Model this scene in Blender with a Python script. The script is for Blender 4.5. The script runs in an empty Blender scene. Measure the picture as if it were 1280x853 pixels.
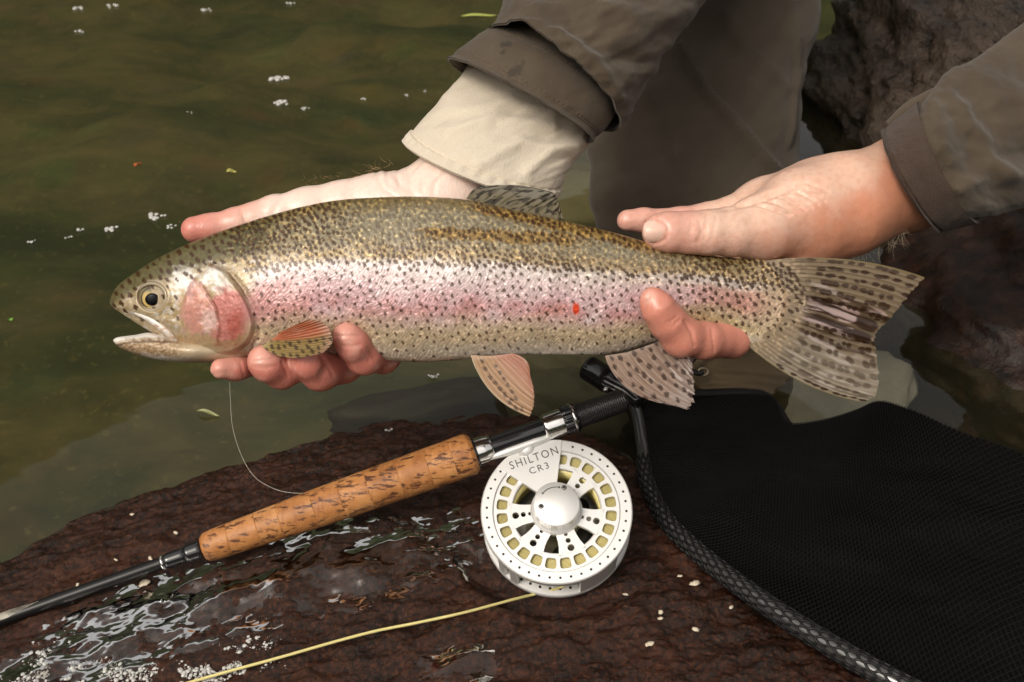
import bpy, math, random
import numpy as np
from mathutils import Vector
R = math.radians
rng = np.random.default_rng(7)
random.seed(7)
sc = bpy.context.scene
COL = sc.collection

# ------------------------------------------------------------------ camera
TH = R(35.0); H = 0.545; LENS = 38.0
F = 1280 * LENS / 36.0
cam_d = bpy.data.cameras.new('camera'); cam = bpy.data.objects.new('camera', cam_d); COL.objects.link(cam)
cam.location = (0, 0, H); cam.rotation_euler = (R(90) - TH, 0, 0)
cam_d.lens = LENS; cam_d.sensor_width = 36; cam_d.clip_start = 0.01; cam_d.clip_end = 500
cam_d.dof.use_dof = True; cam_d.dof.focus_distance = 0.665; cam_d.dof.aperture_fstop = 16
sc.camera = cam
sc.render.resolution_x = 1024; sc.render.resolution_y = 682

# ------------------------------------------------------------------ light
SUN_EL, SUN_ROT = R(48), R(-143)
w = bpy.data.worlds.new('World'); sc.world = w; w.use_nodes = True
wn, wl = w.node_tree.nodes, w.node_tree.links
sky = wn.new('ShaderNodeTexSky'); sky.sky_type = 'NISHITA'; sky.sun_disc = False
sky.sun_elevation = SUN_EL; sky.sun_rotation = SUN_ROT; sky.dust_density = 4; sky.air_density = 1.2
hs = wn.new('ShaderNodeHueSaturation'); hs.inputs['Saturation'].default_value = 0.18
wl.new(sky.outputs[0], hs.inputs['Color'])
tint = wn.new('ShaderNodeMix'); tint.data_type = 'RGBA'; tint.blend_type = 'MULTIPLY'; tint.inputs[0].default_value = 1; tint.inputs[7].default_value = (1.0, .945, .865, 1)
wl.new(hs.outputs[0], tint.inputs[6]); wl.new(tint.outputs[2], wn['Background'].inputs['Color'])
wn['Background'].inputs['Strength'].default_value = 0.15
sd = bpy.data.lights.new('sun', 'SUN'); sun = bpy.data.objects.new('sun', sd); COL.objects.link(sun)
sd.energy = .85; sd.angle = R(16); sd.color = (1, 0.92, 0.81)
sdir = Vector((math.sin(SUN_ROT) * math.cos(SUN_EL), math.cos(SUN_ROT) * math.cos(SUN_EL), math.sin(SUN_EL)))
sun.rotation_euler = sdir.to_track_quat('Z', 'Y').to_euler()
sun.location = sdir * 5
sc.view_settings.view_transform = 'Standard'; sc.view_settings.look = 'None'
sc.view_settings.exposure = 0.42; sc.view_settings.gamma = 1
sc.cycles.max_bounces = 8; sc.cycles.transparent_max_bounces = 16
sc.cycles.caustics_reflective = False; sc.cycles.caustics_refractive = False

# ------------------------------------------------------------------ helpers
FW = np.array([0, math.cos(TH), -math.sin(TH)]); UP = np.array([0, math.sin(TH), math.cos(TH)]); RT = np.array([1.0, 0, 0])
CP = np.array([0, 0, H])

def at(px, py, d):
    px = np.asarray(px, float); py = np.asarray(py, float); d = np.asarray(d, float)
    px, py, d = np.broadcast_arrays(px, py, d)
    return CP + d[..., None] * (FW + RT * ((px - 640) / F)[..., None] - UP * ((py - 426.5) / F)[..., None])

def onz(px, py, z=0.0):
    dr = FW + RT * (px - 640) / F - UP * (py - 426.5) / F
    return CP + dr * ((z - H) / dr[2])

def proj(P):
    q = P - CP; d = q @ FW
    return 640 + F * (q @ RT) / d, 426.5 - F * (q @ UP) / d, d

def ss(a, b, x):
    t = np.clip((np.asarray(x, float) - a) / (b - a), 0, 1); return t * t * (3 - 2 * t)

_perm = np.concatenate([np.random.default_rng(3).permutation(256)] * 2)
_grad = np.random.default_rng(4).normal(size=(256, 3)); _grad /= np.linalg.norm(_grad, axis=1)[:, None]
def perlin(P):
    P = np.asarray(P, float); i = np.floor(P).astype(int); f = P - i; u = f * f * f * (f * (f * 6 - 15) + 10); i &= 255
    out = 0
    for a in (0, 1):
        for b in (0, 1):
            for c in (0, 1):
                h = _perm[_perm[_perm[(i[..., 0] + a) & 255] + ((i[..., 1] + b) & 255)] + ((i[..., 2] + c) & 255)]
                g = _grad[h]
                dt = g[..., 0] * (f[..., 0] - a) + g[..., 1] * (f[..., 1] - b) + g[..., 2] * (f[..., 2] - c)
                wx = u[..., 0] if a else 1 - u[..., 0]; wy = u[..., 1] if b else 1 - u[..., 1]; wz = u[..., 2] if c else 1 - u[..., 2]
                out = out + dt * wx * wy * wz
    return out * 1.5
def fbm(P, o=4, g=0.5):
    s = 0; a = 1.0; P = np.asarray(P, float)
    for k in range(o):
        s = s + a * perlin(P * 2 ** k + 13.7 * k); a *= g
    return s

def poly(pts, n):
    """resample a polyline smoothly (Catmull-Rom) at n points"""
    p = np.array(pts, float); m = len(p)
    if m == 2:
        t = np.linspace(0, 1, n)[:, None]; return p[0] * (1 - t) + p[1] * t
    q = np.vstack([2 * p[0] - p[1], p, 2 * p[-1] - p[-2]])
    t = np.linspace(0, m - 1, n); i = np.minimum(t.astype(int), m - 2); f = (t - i)[:, None]
    a, b, c, d = q[i], q[i + 1], q[i + 2], q[i + 3]
    return 0.5 * (2 * b + (c - a) * f + (2 * a - 5 * b + 4 * c - d) * f ** 2 + (3 * b - a - 3 * c + d) * f ** 3)

ORG = {}
def thing(name, loc, label, cat, group=None):
    o = bpy.data.objects.new(name, None); COL.objects.link(o); o.location = loc; o.empty_display_size = .02
    ORG[o.name] = np.array(loc, float); tag(o, label, cat, group); return o
def tag(o, label=None, cat=None, group=None, kind=None):
    if label: o['label'] = label
    if cat: o['category'] = cat
    if group: o['group'] = group
    if kind: o['kind'] = kind
    return o

def mk(name, V, faces, mat, parent=None, smooth=True, attrs=None, origin=None):
    """faces: one int array (n,3|4), or list of such arrays / index lists"""
    V = np.asarray(V, float).reshape(-1, 3)
    if parent is not None: off = ORG[parent.name]
    elif origin is not None: off = np.array(origin, float)
    else: off = np.array([(V[:, 0].min() + V[:, 0].max()) / 2, (V[:, 1].min() + V[:, 1].max()) / 2, V[:, 2].min()])
    if isinstance(faces, np.ndarray): faces = [faces]
    idx = []; tot = []
    for f in faces:
        if isinstance(f, np.ndarray) and f.ndim == 2:
            idx.append(f.ravel()); tot.append(np.full(len(f), f.shape[1]))
        else:
            idx.append(np.array(f)); tot.append(np.array([len(f)]))
    idx = np.concatenate(idx).astype(np.int32); tot = np.concatenate(tot).astype(np.int32)
    me = bpy.data.meshes.new(name)
    me.vertices.add(len(V)); me.vertices.foreach_set('co', (V - off).astype(np.float32).ravel())
    me.loops.add(len(idx)); me.loops.foreach_set('vertex_index', idx)
    me.polygons.add(len(tot)); st = np.concatenate([[0], np.cumsum(tot)[:-1]]).astype(np.int32)
    me.polygons.foreach_set('loop_start', st); me.polygons.foreach_set('loop_total', tot)
    me.update(calc_edges=True); me.validate()
    me.polygons.foreach_set('use_smooth', np.full(len(me.polygons), bool(smooth)))
    for k, v in (attrs or {}).items():
        v = np.asarray(v, float)
        if v.ndim == 2:
            if k == 'px':
                a = me.attributes.new(k, 'FLOAT_VECTOR', 'POINT'); a.data.foreach_set('vector', v.astype(np.float32).ravel())
            else:
                a = me.attributes.new(k, 'FLOAT_COLOR', 'POINT')
                if v.shape[1] == 3: v = np.hstack([v, np.ones((len(v), 1))])
                a.data.foreach_set('color', v.astype(np.float32).ravel())
        else:
            a = me.attributes.new(k, 'FLOAT', 'POINT'); a.data.foreach_set('value', v.astype(np.float32))
    if mat: me.materials.append(mat)
    o = bpy.data.objects.new(name, me); COL.objects.link(o)
    if parent is not None: o.parent = parent; ORG[o.name] = off
    else: o.location = off; ORG[o.name] = off
    return o

def grid_faces(n, m, cu=False, cv=False, base=0):
    """n rows, m columns of vertices, row-major; cu closes rows, cv closes columns"""
    r = np.arange(n if cu else n - 1); c = np.arange(m if cv else m - 1)
    a, b = np.meshgrid(r, c, indexing='ij'); a2 = (a + 1) % n; b2 = (b + 1) % m
    return np.stack([a * m + b, a * m + b2, a2 * m + b2, a2 * m + b], -1).reshape(-1, 4) + base

class MB:
    """collects pieces into one mesh"""
    def __init__(s): s.v = []; s.f = []; s.n = 0
    def add(s, V, fs):
        V = np.asarray(V, float).reshape(-1, 3)
        if isinstance(fs, np.ndarray): fs = [fs]
        for f in fs: s.f.append(f + s.n if isinstance(f, np.ndarray) else [i + s.n for i in f])
        s.v.append(V); s.n += len(V); return s
    def tube(s, P, r, k=12, cap=True, close=False):
        V, f = tube(P, r, k, cap, close); return s.add(V, f)
    def build(s, name, mat, parent=None, smooth=True, **kw): return mk(name, np.vstack(s.v), s.f, mat, parent, smooth, **kw)

def tube(P, r, k=12, cap=True, close=False):
    P = np.asarray(P, float); n = len(P); r = np.broadcast_to(np.asarray(r, float), (n,))
    T = np.gradient(P, axis=0)
    if close: T = np.roll(P, -1, 0) - np.roll(P, 1, 0)
    T /= np.linalg.norm(T, axis=1)[:, None] + 1e-12
    a = np.array([0, 0, 1.0]) if abs(T[0, 2]) < .9 else np.array([1.0, 0, 0])
    N = np.zeros_like(P); v = np.cross(T[0], a)
    for i in range(n):
        v = v - T[i] * (v @ T[i]); v /= np.linalg.norm(v) + 1e-12; N[i] = v
    B = np.cross(T, N); ang = np.linspace(0, 2 * np.pi, k, endpoint=False)
    V = P[:, None] + r[:, None, None] * (np.cos(ang)[None, :, None] * N[:, None] + np.sin(ang)[None, :, None] * B[:, None])
    fs = [grid_faces(n, k, cu=close, cv=True)]
    if cap and not close: fs += [list(range(k))[::-1], [(n - 1) * k + i for i in range(k)]]
    return V.reshape(-1, 3), fs

def blob(c, rad, n=10, m=14, noise=0., sc_=1., seed=0.):
    th = np.linspace(0, np.pi, n); ph = np.linspace(0, 2 * np.pi, m, endpoint=False)
    t, p = np.meshgrid(th, ph, indexing='ij')
    D = np.stack([np.sin(t) * np.cos(p), np.sin(t) * np.sin(p), np.cos(t)], -1).reshape(-1, 3)
    k = 1 + (noise * fbm(D * sc_ + seed, 3) if noise else 0)
    if noise: D = D * k[:, None]
    return np.asarray(c) + D * np.asarray(rad), grid_faces(n, m, cv=True)

def surface_nets(Fv, org, h):
    nx, ny, nz = Fv.shape; ins = Fv < 0
    cnt = np.zeros((nx - 1, ny - 1, nz - 1), np.float32); acc = np.zeros((nx - 1, ny - 1, nz - 1, 3), np.float32)
    def sl(o): return tuple(slice(q, (None if q == 1 else -1)) for q in o)
    corners = [(a, b, c) for a in (0, 1) for b in (0, 1) for c in (0, 1)]
    for c0 in corners:
        for ax in range(3):
            if c0[ax] == 1: continue
            c1 = list(c0); c1[ax] = 1; c1 = tuple(c1)
            f0 = Fv[sl(c0)]; f1 = Fv[sl(c1)]; x = (f0 < 0) != (f1 < 0)
            ii = np.nonzero(x); t = f0[ii] / (f0[ii] - f1[ii])
            p = np.tile(np.array(c0, np.float32), (len(t), 1)); p[:, ax] += t
            acc[ii] += p; cnt[ii] += 1
    cells = np.argwhere(cnt > 0); ii = tuple(cells.T)
    V = (cells + acc[ii] / cnt[ii][:, None]) * h + org
    idm = -np.ones(cnt.shape, np.int64); idm[ii] = np.arange(len(cells))
    Q = []
    for ax in range(3):
        a0 = [slice(None)] * 3; a1 = [slice(None)] * 3; a0[ax] = slice(0, -1); a1[ax] = slice(1, None)
        x = ins[tuple(a0)] != ins[tuple(a1)]; e = np.argwhere(x); sgn = ins[tuple(a0)][x]
        o1, o2 = [(1, 2), (2, 0), (0, 1)][ax]
        ok = (e[:, o1] > 0) & (e[:, o2] > 0) & (e[:, o1] < cnt.shape[o1]) & (e[:, o2] < cnt.shape[o2]); e = e[ok]; sgn = sgn[ok]
        def g(d1, d2):
            q = e.copy(); q[:, o1] -= d1; q[:, o2] -= d2; return idm[tuple(q.T)]
        q = np.stack([g(1, 1), g(0, 1), g(0, 0), g(1, 0)], 1); q[~sgn] = q[~sgn][:, ::-1]; Q.append(q)
    return V, np.vstack(Q)

def sdf_mesh(prims, h, k=0.008, pad=0.012):
    """prims: chains of (point, radius); blended into one skin. Each prim = (a, ra, b, rb, kk)"""
    A = np.array([p[0] for p in prims] + [p[2] for p in prims]); rr = np.array([p[1] for p in prims] + [p[3] for p in prims])
    lo = (A - rr[:, None]).min(0) - pad; hi = (A + rr[:, None]).max(0) + pad
    n = np.ceil((hi - lo) / h).astype(int) + 1
    X = np.stack(np.meshgrid(*[lo[i] + h * np.arange(n[i]) for i in range(3)], indexing='ij'), -1).astype(np.float32)
    D = np.full(tuple(n), 1.0, np.float32)
    for a, ra, b, rb, kk in prims:
        kk = k if kk is None else kk; m = max(ra, rb) + 3 * kk + 2 * h
        l2 = np.minimum(a, b) - m; h2 = np.maximum(a, b) + m
        s0 = np.clip(np.floor((l2 - lo) / h).astype(int), 0, n); s1 = np.clip(np.ceil((h2 - lo) / h).astype(int) + 1, 0, n)
        S = tuple(slice(s0[i], s1[i]) for i in range(3)); x = X[S]
        ab = (b - a).astype(np.float32); L = float(ab @ ab) + 1e-12
        t = np.clip(((x - a.astype(np.float32)) @ ab) / L, 0, 1)
        d = np.linalg.norm(x - a.astype(np.float32) - t[..., None] * ab, axis=-1) - (ra + (rb - ra) * t)
        c = D[S]; hh = np.clip(.5 + .5 * (c - d) / kk, 0, 1); D[S] = c * (1 - hh) + d * hh - kk * hh * (1 - hh)
    return surface_nets(D, lo, h)

def vnormals(V, Q):
    n = np.cross(V[Q[:, 2]] - V[Q[:, 0]], V[Q[:, 3 if Q.shape[1] == 4 else 2]] - V[Q[:, 1]]); N = np.zeros_like(V)
    for i in range(Q.shape[1]): np.add.at(N, Q[:, i], n)
    return N / (np.linalg.norm(N, axis=1)[:, None] + 1e-12)
def relax(V, Q, it=2, f=.5):
    for _ in range(it):
        S = np.zeros_like(V); c = np.zeros(len(V))
        for i in range(4):
            j = (i + 1) % 4
            np.add.at(S, Q[:, i], V[Q[:, j]]); np.add.at(S, Q[:, j], V[Q[:, i]]); np.add.at(c, Q[:, i], 1); np.add.at(c, Q[:, j], 1)
        V = V * (1 - f) + f * S / c[:, None]
    return V
def chain(pts, kk=None):
    """pts: (px, py, depth, radius px) -> prims"""
    out = []
    for a, b in zip(pts[:-1], pts[1:]):
        out.append((at(*a[:3]), a[3] * a[2] / F, at(*b[:3]), b[3] * b[2] / F, kk))
    return out
def segdist(px, py, a, b):
    a = np.array(a, float); b = np.array(b, float); ab = b - a; L = ab @ ab + 1e-9
    t = np.clip(((px - a[0]) * ab[0] + (py - a[1]) * ab[1]) / L, 0, 1)
    return np.hypot(px - a[0] - t * ab[0], py - a[1] - t * ab[1])
def pldist(px, py, pts):
    d = 1e9
    for a, b in zip(pts[:-1], pts[1:]): d = np.minimum(d, segdist(px, py, a, b))
    return d

# ------------------------------------------------------------------ materials
class Mat:
    def __init__(s, name, base=(.5, .5, .5), rough=.5, metal=0., spec=.5, coat=0., coat_rough=.05, sss=0.):
        s.m = bpy.data.materials.new(name); s.m.use_nodes = True
        s.n = s.m.node_tree.nodes; s.l = s.m.node_tree.links; s.b = s.n['Principled BSDF']; s.out = s.n['Material Output']
        i = s.b.inputs
        i['Base Color'].default_value = (*base, 1); i['Roughness'].default_value = rough; i['Metallic'].default_value = metal
        i['Specular IOR Level'].default_value = spec; i['Coat Weight'].default_value = coat; i['Coat Roughness'].default_value = coat_rough
        if sss:
            i['Subsurface Weight'].default_value = sss; i['Subsurface Radius'].default_value = (1, .35, .2); i['Subsurface Scale'].default_value = .004
    def new(s, t, **kw):
        n = s.n.new(t)
        for k, v in kw.items():
            if k in n.inputs: n.inputs[k].default_value = v
            else: setattr(n, k, v)
        return n
    def obj(s): return s.new('ShaderNodeTexCoord').outputs['Object']
    def attr(s, name, out='Color'): return s.new('ShaderNodeAttribute', attribute_name=name).outputs[out]
    def mapped(s, vec, scale=(1, 1, 1), rot=(0, 0, 0)):
        m = s.new('ShaderNodeMapping'); m.inputs['Scale'].default_value = scale; m.inputs['Rotation'].default_value = rot
        s.l.new(vec, m.inputs['Vector']); return m.outputs[0]
    def noise(s, scale, vec=None, detail=4, rough=.55, dist=0., out='Fac'):
        n = s.new('ShaderNodeTexNoise', Scale=scale, Detail=detail, Roughness=rough, Distortion=dist)
        s.l.new(vec if vec else s.obj(), n.inputs['Vector']); return n.outputs[out]
    def voro(s, scale, vec=None, feature='F1', out='Distance', rnd=1.):
        n = s.new('ShaderNodeTexVoronoi', feature=feature, Scale=scale, Randomness=rnd)
        s.l.new(vec if vec else s.obj(), n.inputs['Vector']); return n.outputs[out]
    def ramp(s, fac, stops):
        n = s.new('ShaderNodeValToRGB'); e = n.color_ramp.elements
        while len(e) < len(stops): e.new(.5)
        for q, (p, c) in zip(e, stops): q.position = p; q.color = (*c, 1) if hasattr(c, '__len__') else (c, c, c, 1)
        s.l.new(fac, n.inputs[0]); return n.outputs[0]
    def mix(s, fac, a, b, mode='MIX'):
        n = s.new('ShaderNodeMix', data_type='RGBA', blend_type=mode)
        for k, v in ((0, fac), (6, a), (7, b)):
            if hasattr(v, 'links'): s.l.new(v, n.inputs[k])
            elif hasattr(v, '__len__'): n.inputs[k].default_value = (*v, 1)
            else: n.inputs[k].default_value = v
        return n.outputs[2]
    def math(s, op, a, b=0., clamp=False):
        n = s.new('ShaderNodeMath', operation=op, use_clamp=clamp)
        for k, v in ((0, a), (1, b)):
            if hasattr(v, 'links'): s.l.new(v, n.inputs[k])
            else: n.inputs[k].default_value = v
        return n.outputs[0]
    def base(s, c): s.l.new(c, s.b.inputs['Base Color']); return s
    def rough(s, c): s.l.new(c, s.b.inputs['Roughness']); return s
    def bump(s, hgt, strength=.3, dist=.001, into=None, prev=None):
        n = s.new('ShaderNodeBump', Strength=strength, Distance=dist); s.l.new(hgt, n.inputs['Height'])
        if prev: s.l.new(prev, n.inputs['Normal'])
        for b in (into or [s.b.inputs['Normal']]): s.l.new(n.outputs[0], b)
        return n.outputs[0]

def water_mat(name, tint, murk, murk_col, ior, bump_scale, bump_str, bump_dist, stretch=(1, 1, 1), detail=3, gr=.02):
    M = Mat(name); n, l = M.n, M.l
    tr = M.new('ShaderNodeBsdfTransparent'); tr.inputs[0].default_value = (*tint, 1)
    df = M.new('ShaderNodeBsdfDiffuse'); df.inputs[0].default_value = (*murk_col, 1)
    gl = M.new('ShaderNodeBsdfGlossy'); gl.inputs['Roughness'].default_value = gr
    fr = M.new('ShaderNodeFresnel'); fr.inputs[0].default_value = ior
    m1 = M.new('ShaderNodeMixShader'); m1.inputs[0].default_value = murk; l.new(tr.outputs[0], m1.inputs[1]); l.new(df.outputs[0], m1.inputs[2])
    m2 = M.new('ShaderNodeMixShader'); l.new(fr.outputs[0], m2.inputs[0]); l.new(m1.outputs[0], m2.inputs[1]); l.new(gl.outputs[0], m2.inputs[2])
    l.new(m2.outputs[0], M.out.inputs[0])
    h = M.noise(bump_scale, M.mapped(M.obj(), stretch), detail, .5)
    M.bump(h, bump_str, bump_dist, into=[fr.inputs['Normal'], gl.inputs['Normal']])
    return M.m

# ==================================================================== SETTING
# river bed
def build_bed():
    xs = np.concatenate([np.linspace(-60, -3, 12), np.linspace(-2.5, 2.5, 90), np.linspace(3, 60, 12)])
    ys = np.concatenate([np.linspace(-30, -1, 8), np.linspace(-.5, 4, 90), np.linspace(5, 60, 14)])
    X, Y = np.meshgrid(xs, ys, indexing='ij')
    P = np.stack([X * 2.2, Y * 2.2, X * 0], -1)
    Z = -.34 - .05 * np.clip(Y - .6, 0, 4) + .07 * fbm(P, 4)
    M = Mat('river_bed', rough=.9); o = M.obj()
    st = M.mapped(o, (.9, 2.2, 1), (0, 0, R(-14)))
    n1 = M.noise(1.5, st, 5, .6); n2 = M.noise(4.5, o, 5, .65); n3 = M.noise(28, o, 3, .6)
    c1 = M.ramp(n1, [(.34, (.022, .036, .014)), (.46, (.080, .080, .034)), (.56, (.150, .118, .055)), (.68, (.075, .078, .032))])
    c2 = M.mix(M.ramp(n2, [(.45, 0.), (.68, .75)]), c1, (.016, .030, .009))
    c3 = M.mix(M.ramp(n3, [(.62, 0.), (.74, .35)]), c2, (.20, .15, .05))
    v = M.voro(9, o, out='Color'); vd = M.voro(9, o)
    c4 = M.mix(M.ramp(vd, [(.1, .25), (.6, 0.)]), c3, v, 'SOFT_LIGHT'); c4 = M.mix(M.ramp(M.noise(60, o, 3, .7), [(.6, 0.), (.7, .5)]), c4, (.23, .19, .09))
    M.base(c4)
    o = mk('riverbed', np.stack([X, Y, Z], -1), grid_faces(*X.shape), M.m, origin=(0, 0, 0)); o['kind'] = 'structure'
build_bed()

# water
xs = np.array([-60, 60]); 
wm = water_mat('river_water', (.82, .82, .66), .085, (.125, .115, .065), 1.38, 6, .05, .012, (1, 1.6, 1))
o = mk('water', np.array([[-60, -30, 0], [60, -30, 0], [60, 60, 0], [-60, 60, 0]]), np.array([[0, 1, 2, 3]]), wm, origin=(0, 0, 0)); o['kind'] = 'structure'

# wooded gorge sides, seen only mirrored in the water
def build_hill():
    th = np.linspace(0, 2 * np.pi, 90, endpoint=False); hh = np.linspace(0, 1, 16)
    T, Hh = np.meshgrid(th, hh, indexing='ij')
    rad = 20 + 10 * Hh + 2 * fbm(np.stack([np.cos(T) * 3, np.sin(T) * 3, Hh * 3], -1), 3)
    az = np.abs((T + np.pi * .28 + np.pi) % (2 * np.pi) - np.pi)
    z = -1 + Hh * (13 + 10 * ss(1.15, .55, az) + 3 * fbm(np.stack([np.cos(T) * 2, np.sin(T) * 2, T * 0], -1), 3))
    X = rad * np.sin(T) ; Y = rad * np.cos(T) + 2
    M = Mat('hill_woods', rough=1)
    M.base(M.ramp(M.noise(.5, None, 8, .7), [(.3, (.016, .025, .009)), (.55, (.05, .06, .02)), (.75, (.09, .075, .035))]))
    M.bump(M.noise(1.2, None, 8, .7), 1, .6)
    o = mk('hills', np.stack([X, Y, z], -1), grid_faces(90, 16, cu=True), M.m, origin=(0, 0, 0)); o['kind'] = 'structure'
build_hill()

# ---------------------------------------------------------------- foreground rock
edge_px = [(-420, 870), (-150, 765), (0, 698), (120, 641), (300, 580), (420, 546), (540, 523), (620, 516), (690, 526), (760, 556), (803, 600), (850, 668), (960, 762), (1130, 862)]
edge = np.array([onz(x, y)[:2] for x, y in poly(edge_px, 60)])
ROCK = np.vstack([edge, [[.30, .20], [.2, .02], [-.9, .02]]])
def poly_sd(x, y, P):
    d = np.full(x.shape, 1e9); ins = np.zeros(x.shape, bool)
    for a, b in zip(P, np.roll(P, -1, 0)):
        ab = b - a; t = np.clip(((x - a[0]) * ab[0] + (y - a[1]) * ab[1]) / (ab @ ab), 0, 1)
        d = np.minimum(d, np.hypot(x - a[0] - t * ab[0], y - a[1] - t * ab[1]))
        c = ((a[1] > y) != (b[1] > y)); ins ^= c & (x < (b[0] - a[0]) * (y - a[1]) / (b[1] - a[1] + 1e-12) + a[0])
    return np.where(ins, d, -d)
RODA, RODB = at(-30, 786, .672), at(780, 500, .722); RODV = RODB - RODA
RC = at(695.5, 637, .690); cd = (RC - CP) / np.linalg.norm(RC - CP); TILT = R(20)
ex0 = RT - cd * (RT @ cd); ex0 /= np.linalg.norm(ex0); u0 = np.cross(ex0, cd) ; u0 = u0 if u0 @ UP > 0 else -u0
nrm = -cd * math.cos(TILT) + u0 * math.sin(TILT); ey0 = u0 * math.cos(TILT) + cd * math.sin(TILT)
RR = 95.0 * .690 / F
def rock_smooth(x, y):
    s = poly_sd(x, y, ROCK)
    P = np.stack([x, y, x * 0], -1)
    s = s + .010 * fbm(P * 14, 3)
    h = np.where(s > 0, .021 * (1 - np.exp(-np.maximum(s, 0) / .045)), np.maximum(s * 1.15, -.60))
    # strata steps running along the rock
    q = y - .36 * x
    h = h + .004 * perlin(np.stack([x * 5, q * 26, x * 0 + 3], -1)) * ss(-.02, .04, s)
    # worn hollow under the rod and reel
    t = np.clip(((x - RODA[0]) * RODV[0] + (y - RODA[1]) * RODV[1]) / (RODV[0] ** 2 + RODV[1] ** 2), -.6, 1)
    dist = np.hypot(x - RODA[0] - t * RODV[0], y - RODA[1] - t * RODV[1])
    rodz = RODA[2] + t * RODV[2]; gr = ss(.28, .36, t)
    lim = rodz - .006 - .0085 * gr + .5 * np.maximum(dist - .015, 0)
    h = np.where(h > lim - .004, lim - .004 * np.exp(-np.maximum(h - lim + .004, 0) / .004), h)
    h = h + np.maximum(rodz - .0165 - h, 0) * np.exp(-(dist / .055) ** 2) * gr * ss(.75, .4, t) * .7   # swelling that carries the grip
    bc = RC - nrm * .68 * RR; zp = bc[2] - (nrm[0] * (x - bc[0]) + nrm[1] * (y - bc[1])) / nrm[2] - .0045
    m = ss(.075, .052, np.hypot(x - bc[0], (y - bc[1]) * 1.05)); h = h + (np.minimum(h, zp) - h) * m
    return h, s
def rockh(x, y, rough=True):
    x = np.asarray(x, float); y = np.asarray(y, float)
    h, s = rock_smooth(x, y)
    P = np.stack([x, y - .25 * x, x * 0], -1)
    return h + .0042 * fbm(P * np.array([38, 60, 1]), 5, .55) + .0012 * np.abs(fbm(P * 190, 3))
ROCKG = {}
def rock_z(x, y):
    xs, ys, Z = ROCKG['g']; i = int(np.clip(np.searchsorted(xs, x) - 1, 0, len(xs) - 2)); j = int(np.clip(np.searchsorted(ys, y) - 1, 0, len(ys) - 2))
    u = min(max((x - xs[i]) / (xs[i + 1] - xs[i]), 0), 1); v = min(max((y - ys[j]) / (ys[j + 1] - ys[j]), 0), 1)
    return float(Z[i, j] * (1 - u) * (1 - v) + Z[i + 1, j] * u * (1 - v) + Z[i, j + 1] * (1 - u) * v + Z[i + 1, j + 1] * u * v)
def on_rock(px, py, lift=0.):
    dr = FW + RT * (px - 640) / F - UP * (py - 426.5) / F; z = .02
    for _ in range(14):
        p = CP + dr * ((z + lift - H) / dr[2]); z = .5 * z + .5 * rock_z(p[0], p[1])
    return CP + dr * ((z + lift - H) / dr[2])
def build_rock():
    xs = np.concatenate([np.linspace(-1.0, -.42, 40, endpoint=False), np.linspace(-.42, .33, 520, endpoint=False), np.linspace(.33, .75, 50)])
    ys = np.concatenate([np.linspace(-.05, .30, 40, endpoint=False), np.linspace(.30, .72, 330, endpoint=False), np.linspace(.72, 1.0, 20)])
    X, Y = np.meshgrid(xs, ys, indexing='ij'); Z = rockh(X, Y); ROCKG['g'] = (xs, ys, Z)
    M = Mat('wet_rock', rough=.3, spec=.34, coat=.0); o = M.obj()
    n1 = M.noise(16, o, 6, .65); n2 = M.noise(330, o, 5, .85); n3 = M.noise(75, o, 5, .7)
    c = M.ramp(n1, [(.3, (.007, .0042, .003)), (.5, (.026, .010, .005)), (.66, (.056, .018, .0075)), (.8, (.022, .012, .008))])
    c = M.mix(M.ramp(n3, [(.45, 0.), (.68, .8)]), c, (.045, .015, .0075))
    c = M.mix(M.ramp(n2, [(.52, 0.), (.62, .9)]), c, (.105, .036, .016))
    c = M.mix(M.ramp(n2, [(.40, .95), (.48, 0.)]), c, (.004, .0028, .0022))
    v = M.voro(170, o); c = M.mix(M.ramp(v, [(.03, .5), (.10, 0.)]), c, (.16, .10, .075))
    M.base(c)
    M.rough(M.ramp(n3, [(.35, .20), (.62, .5)]))
    p = M.bump(n2, .9, .0016); M.bump(M.noise(600, o, 2, .6), .3, .0005, prev=p)
    r = mk('flat_rock', np.stack([X, Y, Z], -1), grid_faces(*X.shape), M.m)
    tag(r, 'flat dark red-brown wet rock under the rod and reel in the foreground', 'rock')
build_rock()

# thin film of water standing on the rock
def build_film():
    xs = np.linspace(-.36, .16, 420); ys = np.linspace(.33, .60, 260)
    X, Y = np.meshgrid(xs, ys, indexing='ij')
    h, s = rock_smooth(X, Y)
    P = np.stack([X, Y - .25 * X, X * 0], -1)
    low = .0042 * fbm(P * np.array([38, 60, 1]), 1, .55)
    def pat(px, py, rx, ry, rot=0.):
        c = onz(px, py, .03); e = onz(px + rx, py, .03); f = onz(px, py - ry, .03)
        a = math.cos(rot); b = math.sin(rot); dx = X - c[0]; dy = Y - c[1]
        u = (dx * a + dy * b) / abs(e[0] - c[0]); v = (-dx * b + dy * a) / abs(f[1] - c[1])
        return np.exp(-(u * u + v * v) ** 1.5)
    m = np.maximum.reduce([pat(450, 695, 230, 70, .25), pat(200, 750, 220, 70, .3), pat(90, 820, 170, 50, .1), .95 * pat(570, 825, 90, 50, 0), .8 * pat(270, 790, 170, 28, .3), .8 * pat(590, 640, 60, 40, .2), .7 * pat(560, 745, 80, 12, .3)])
    rip = .0008 * fbm(P * np.array([90, 130, 1]) + 7, 3, .55)
    Z = h + low - .0060 + .0078 * m + rip
    fm = water_mat('film_water', (.9, .88, .86), .03, (.3, .27, .24), 1.5, 45, .13, .004, (1, 1.5, 1), gr=.10)
    f = mk('water_film', np.stack([X, Y, Z], -1), grid_faces(*X.shape), fm)
    tag(f, 'thin rippling sheet of water draining over the brown rock', 'water', kind='stuff')
build_film()

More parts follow.
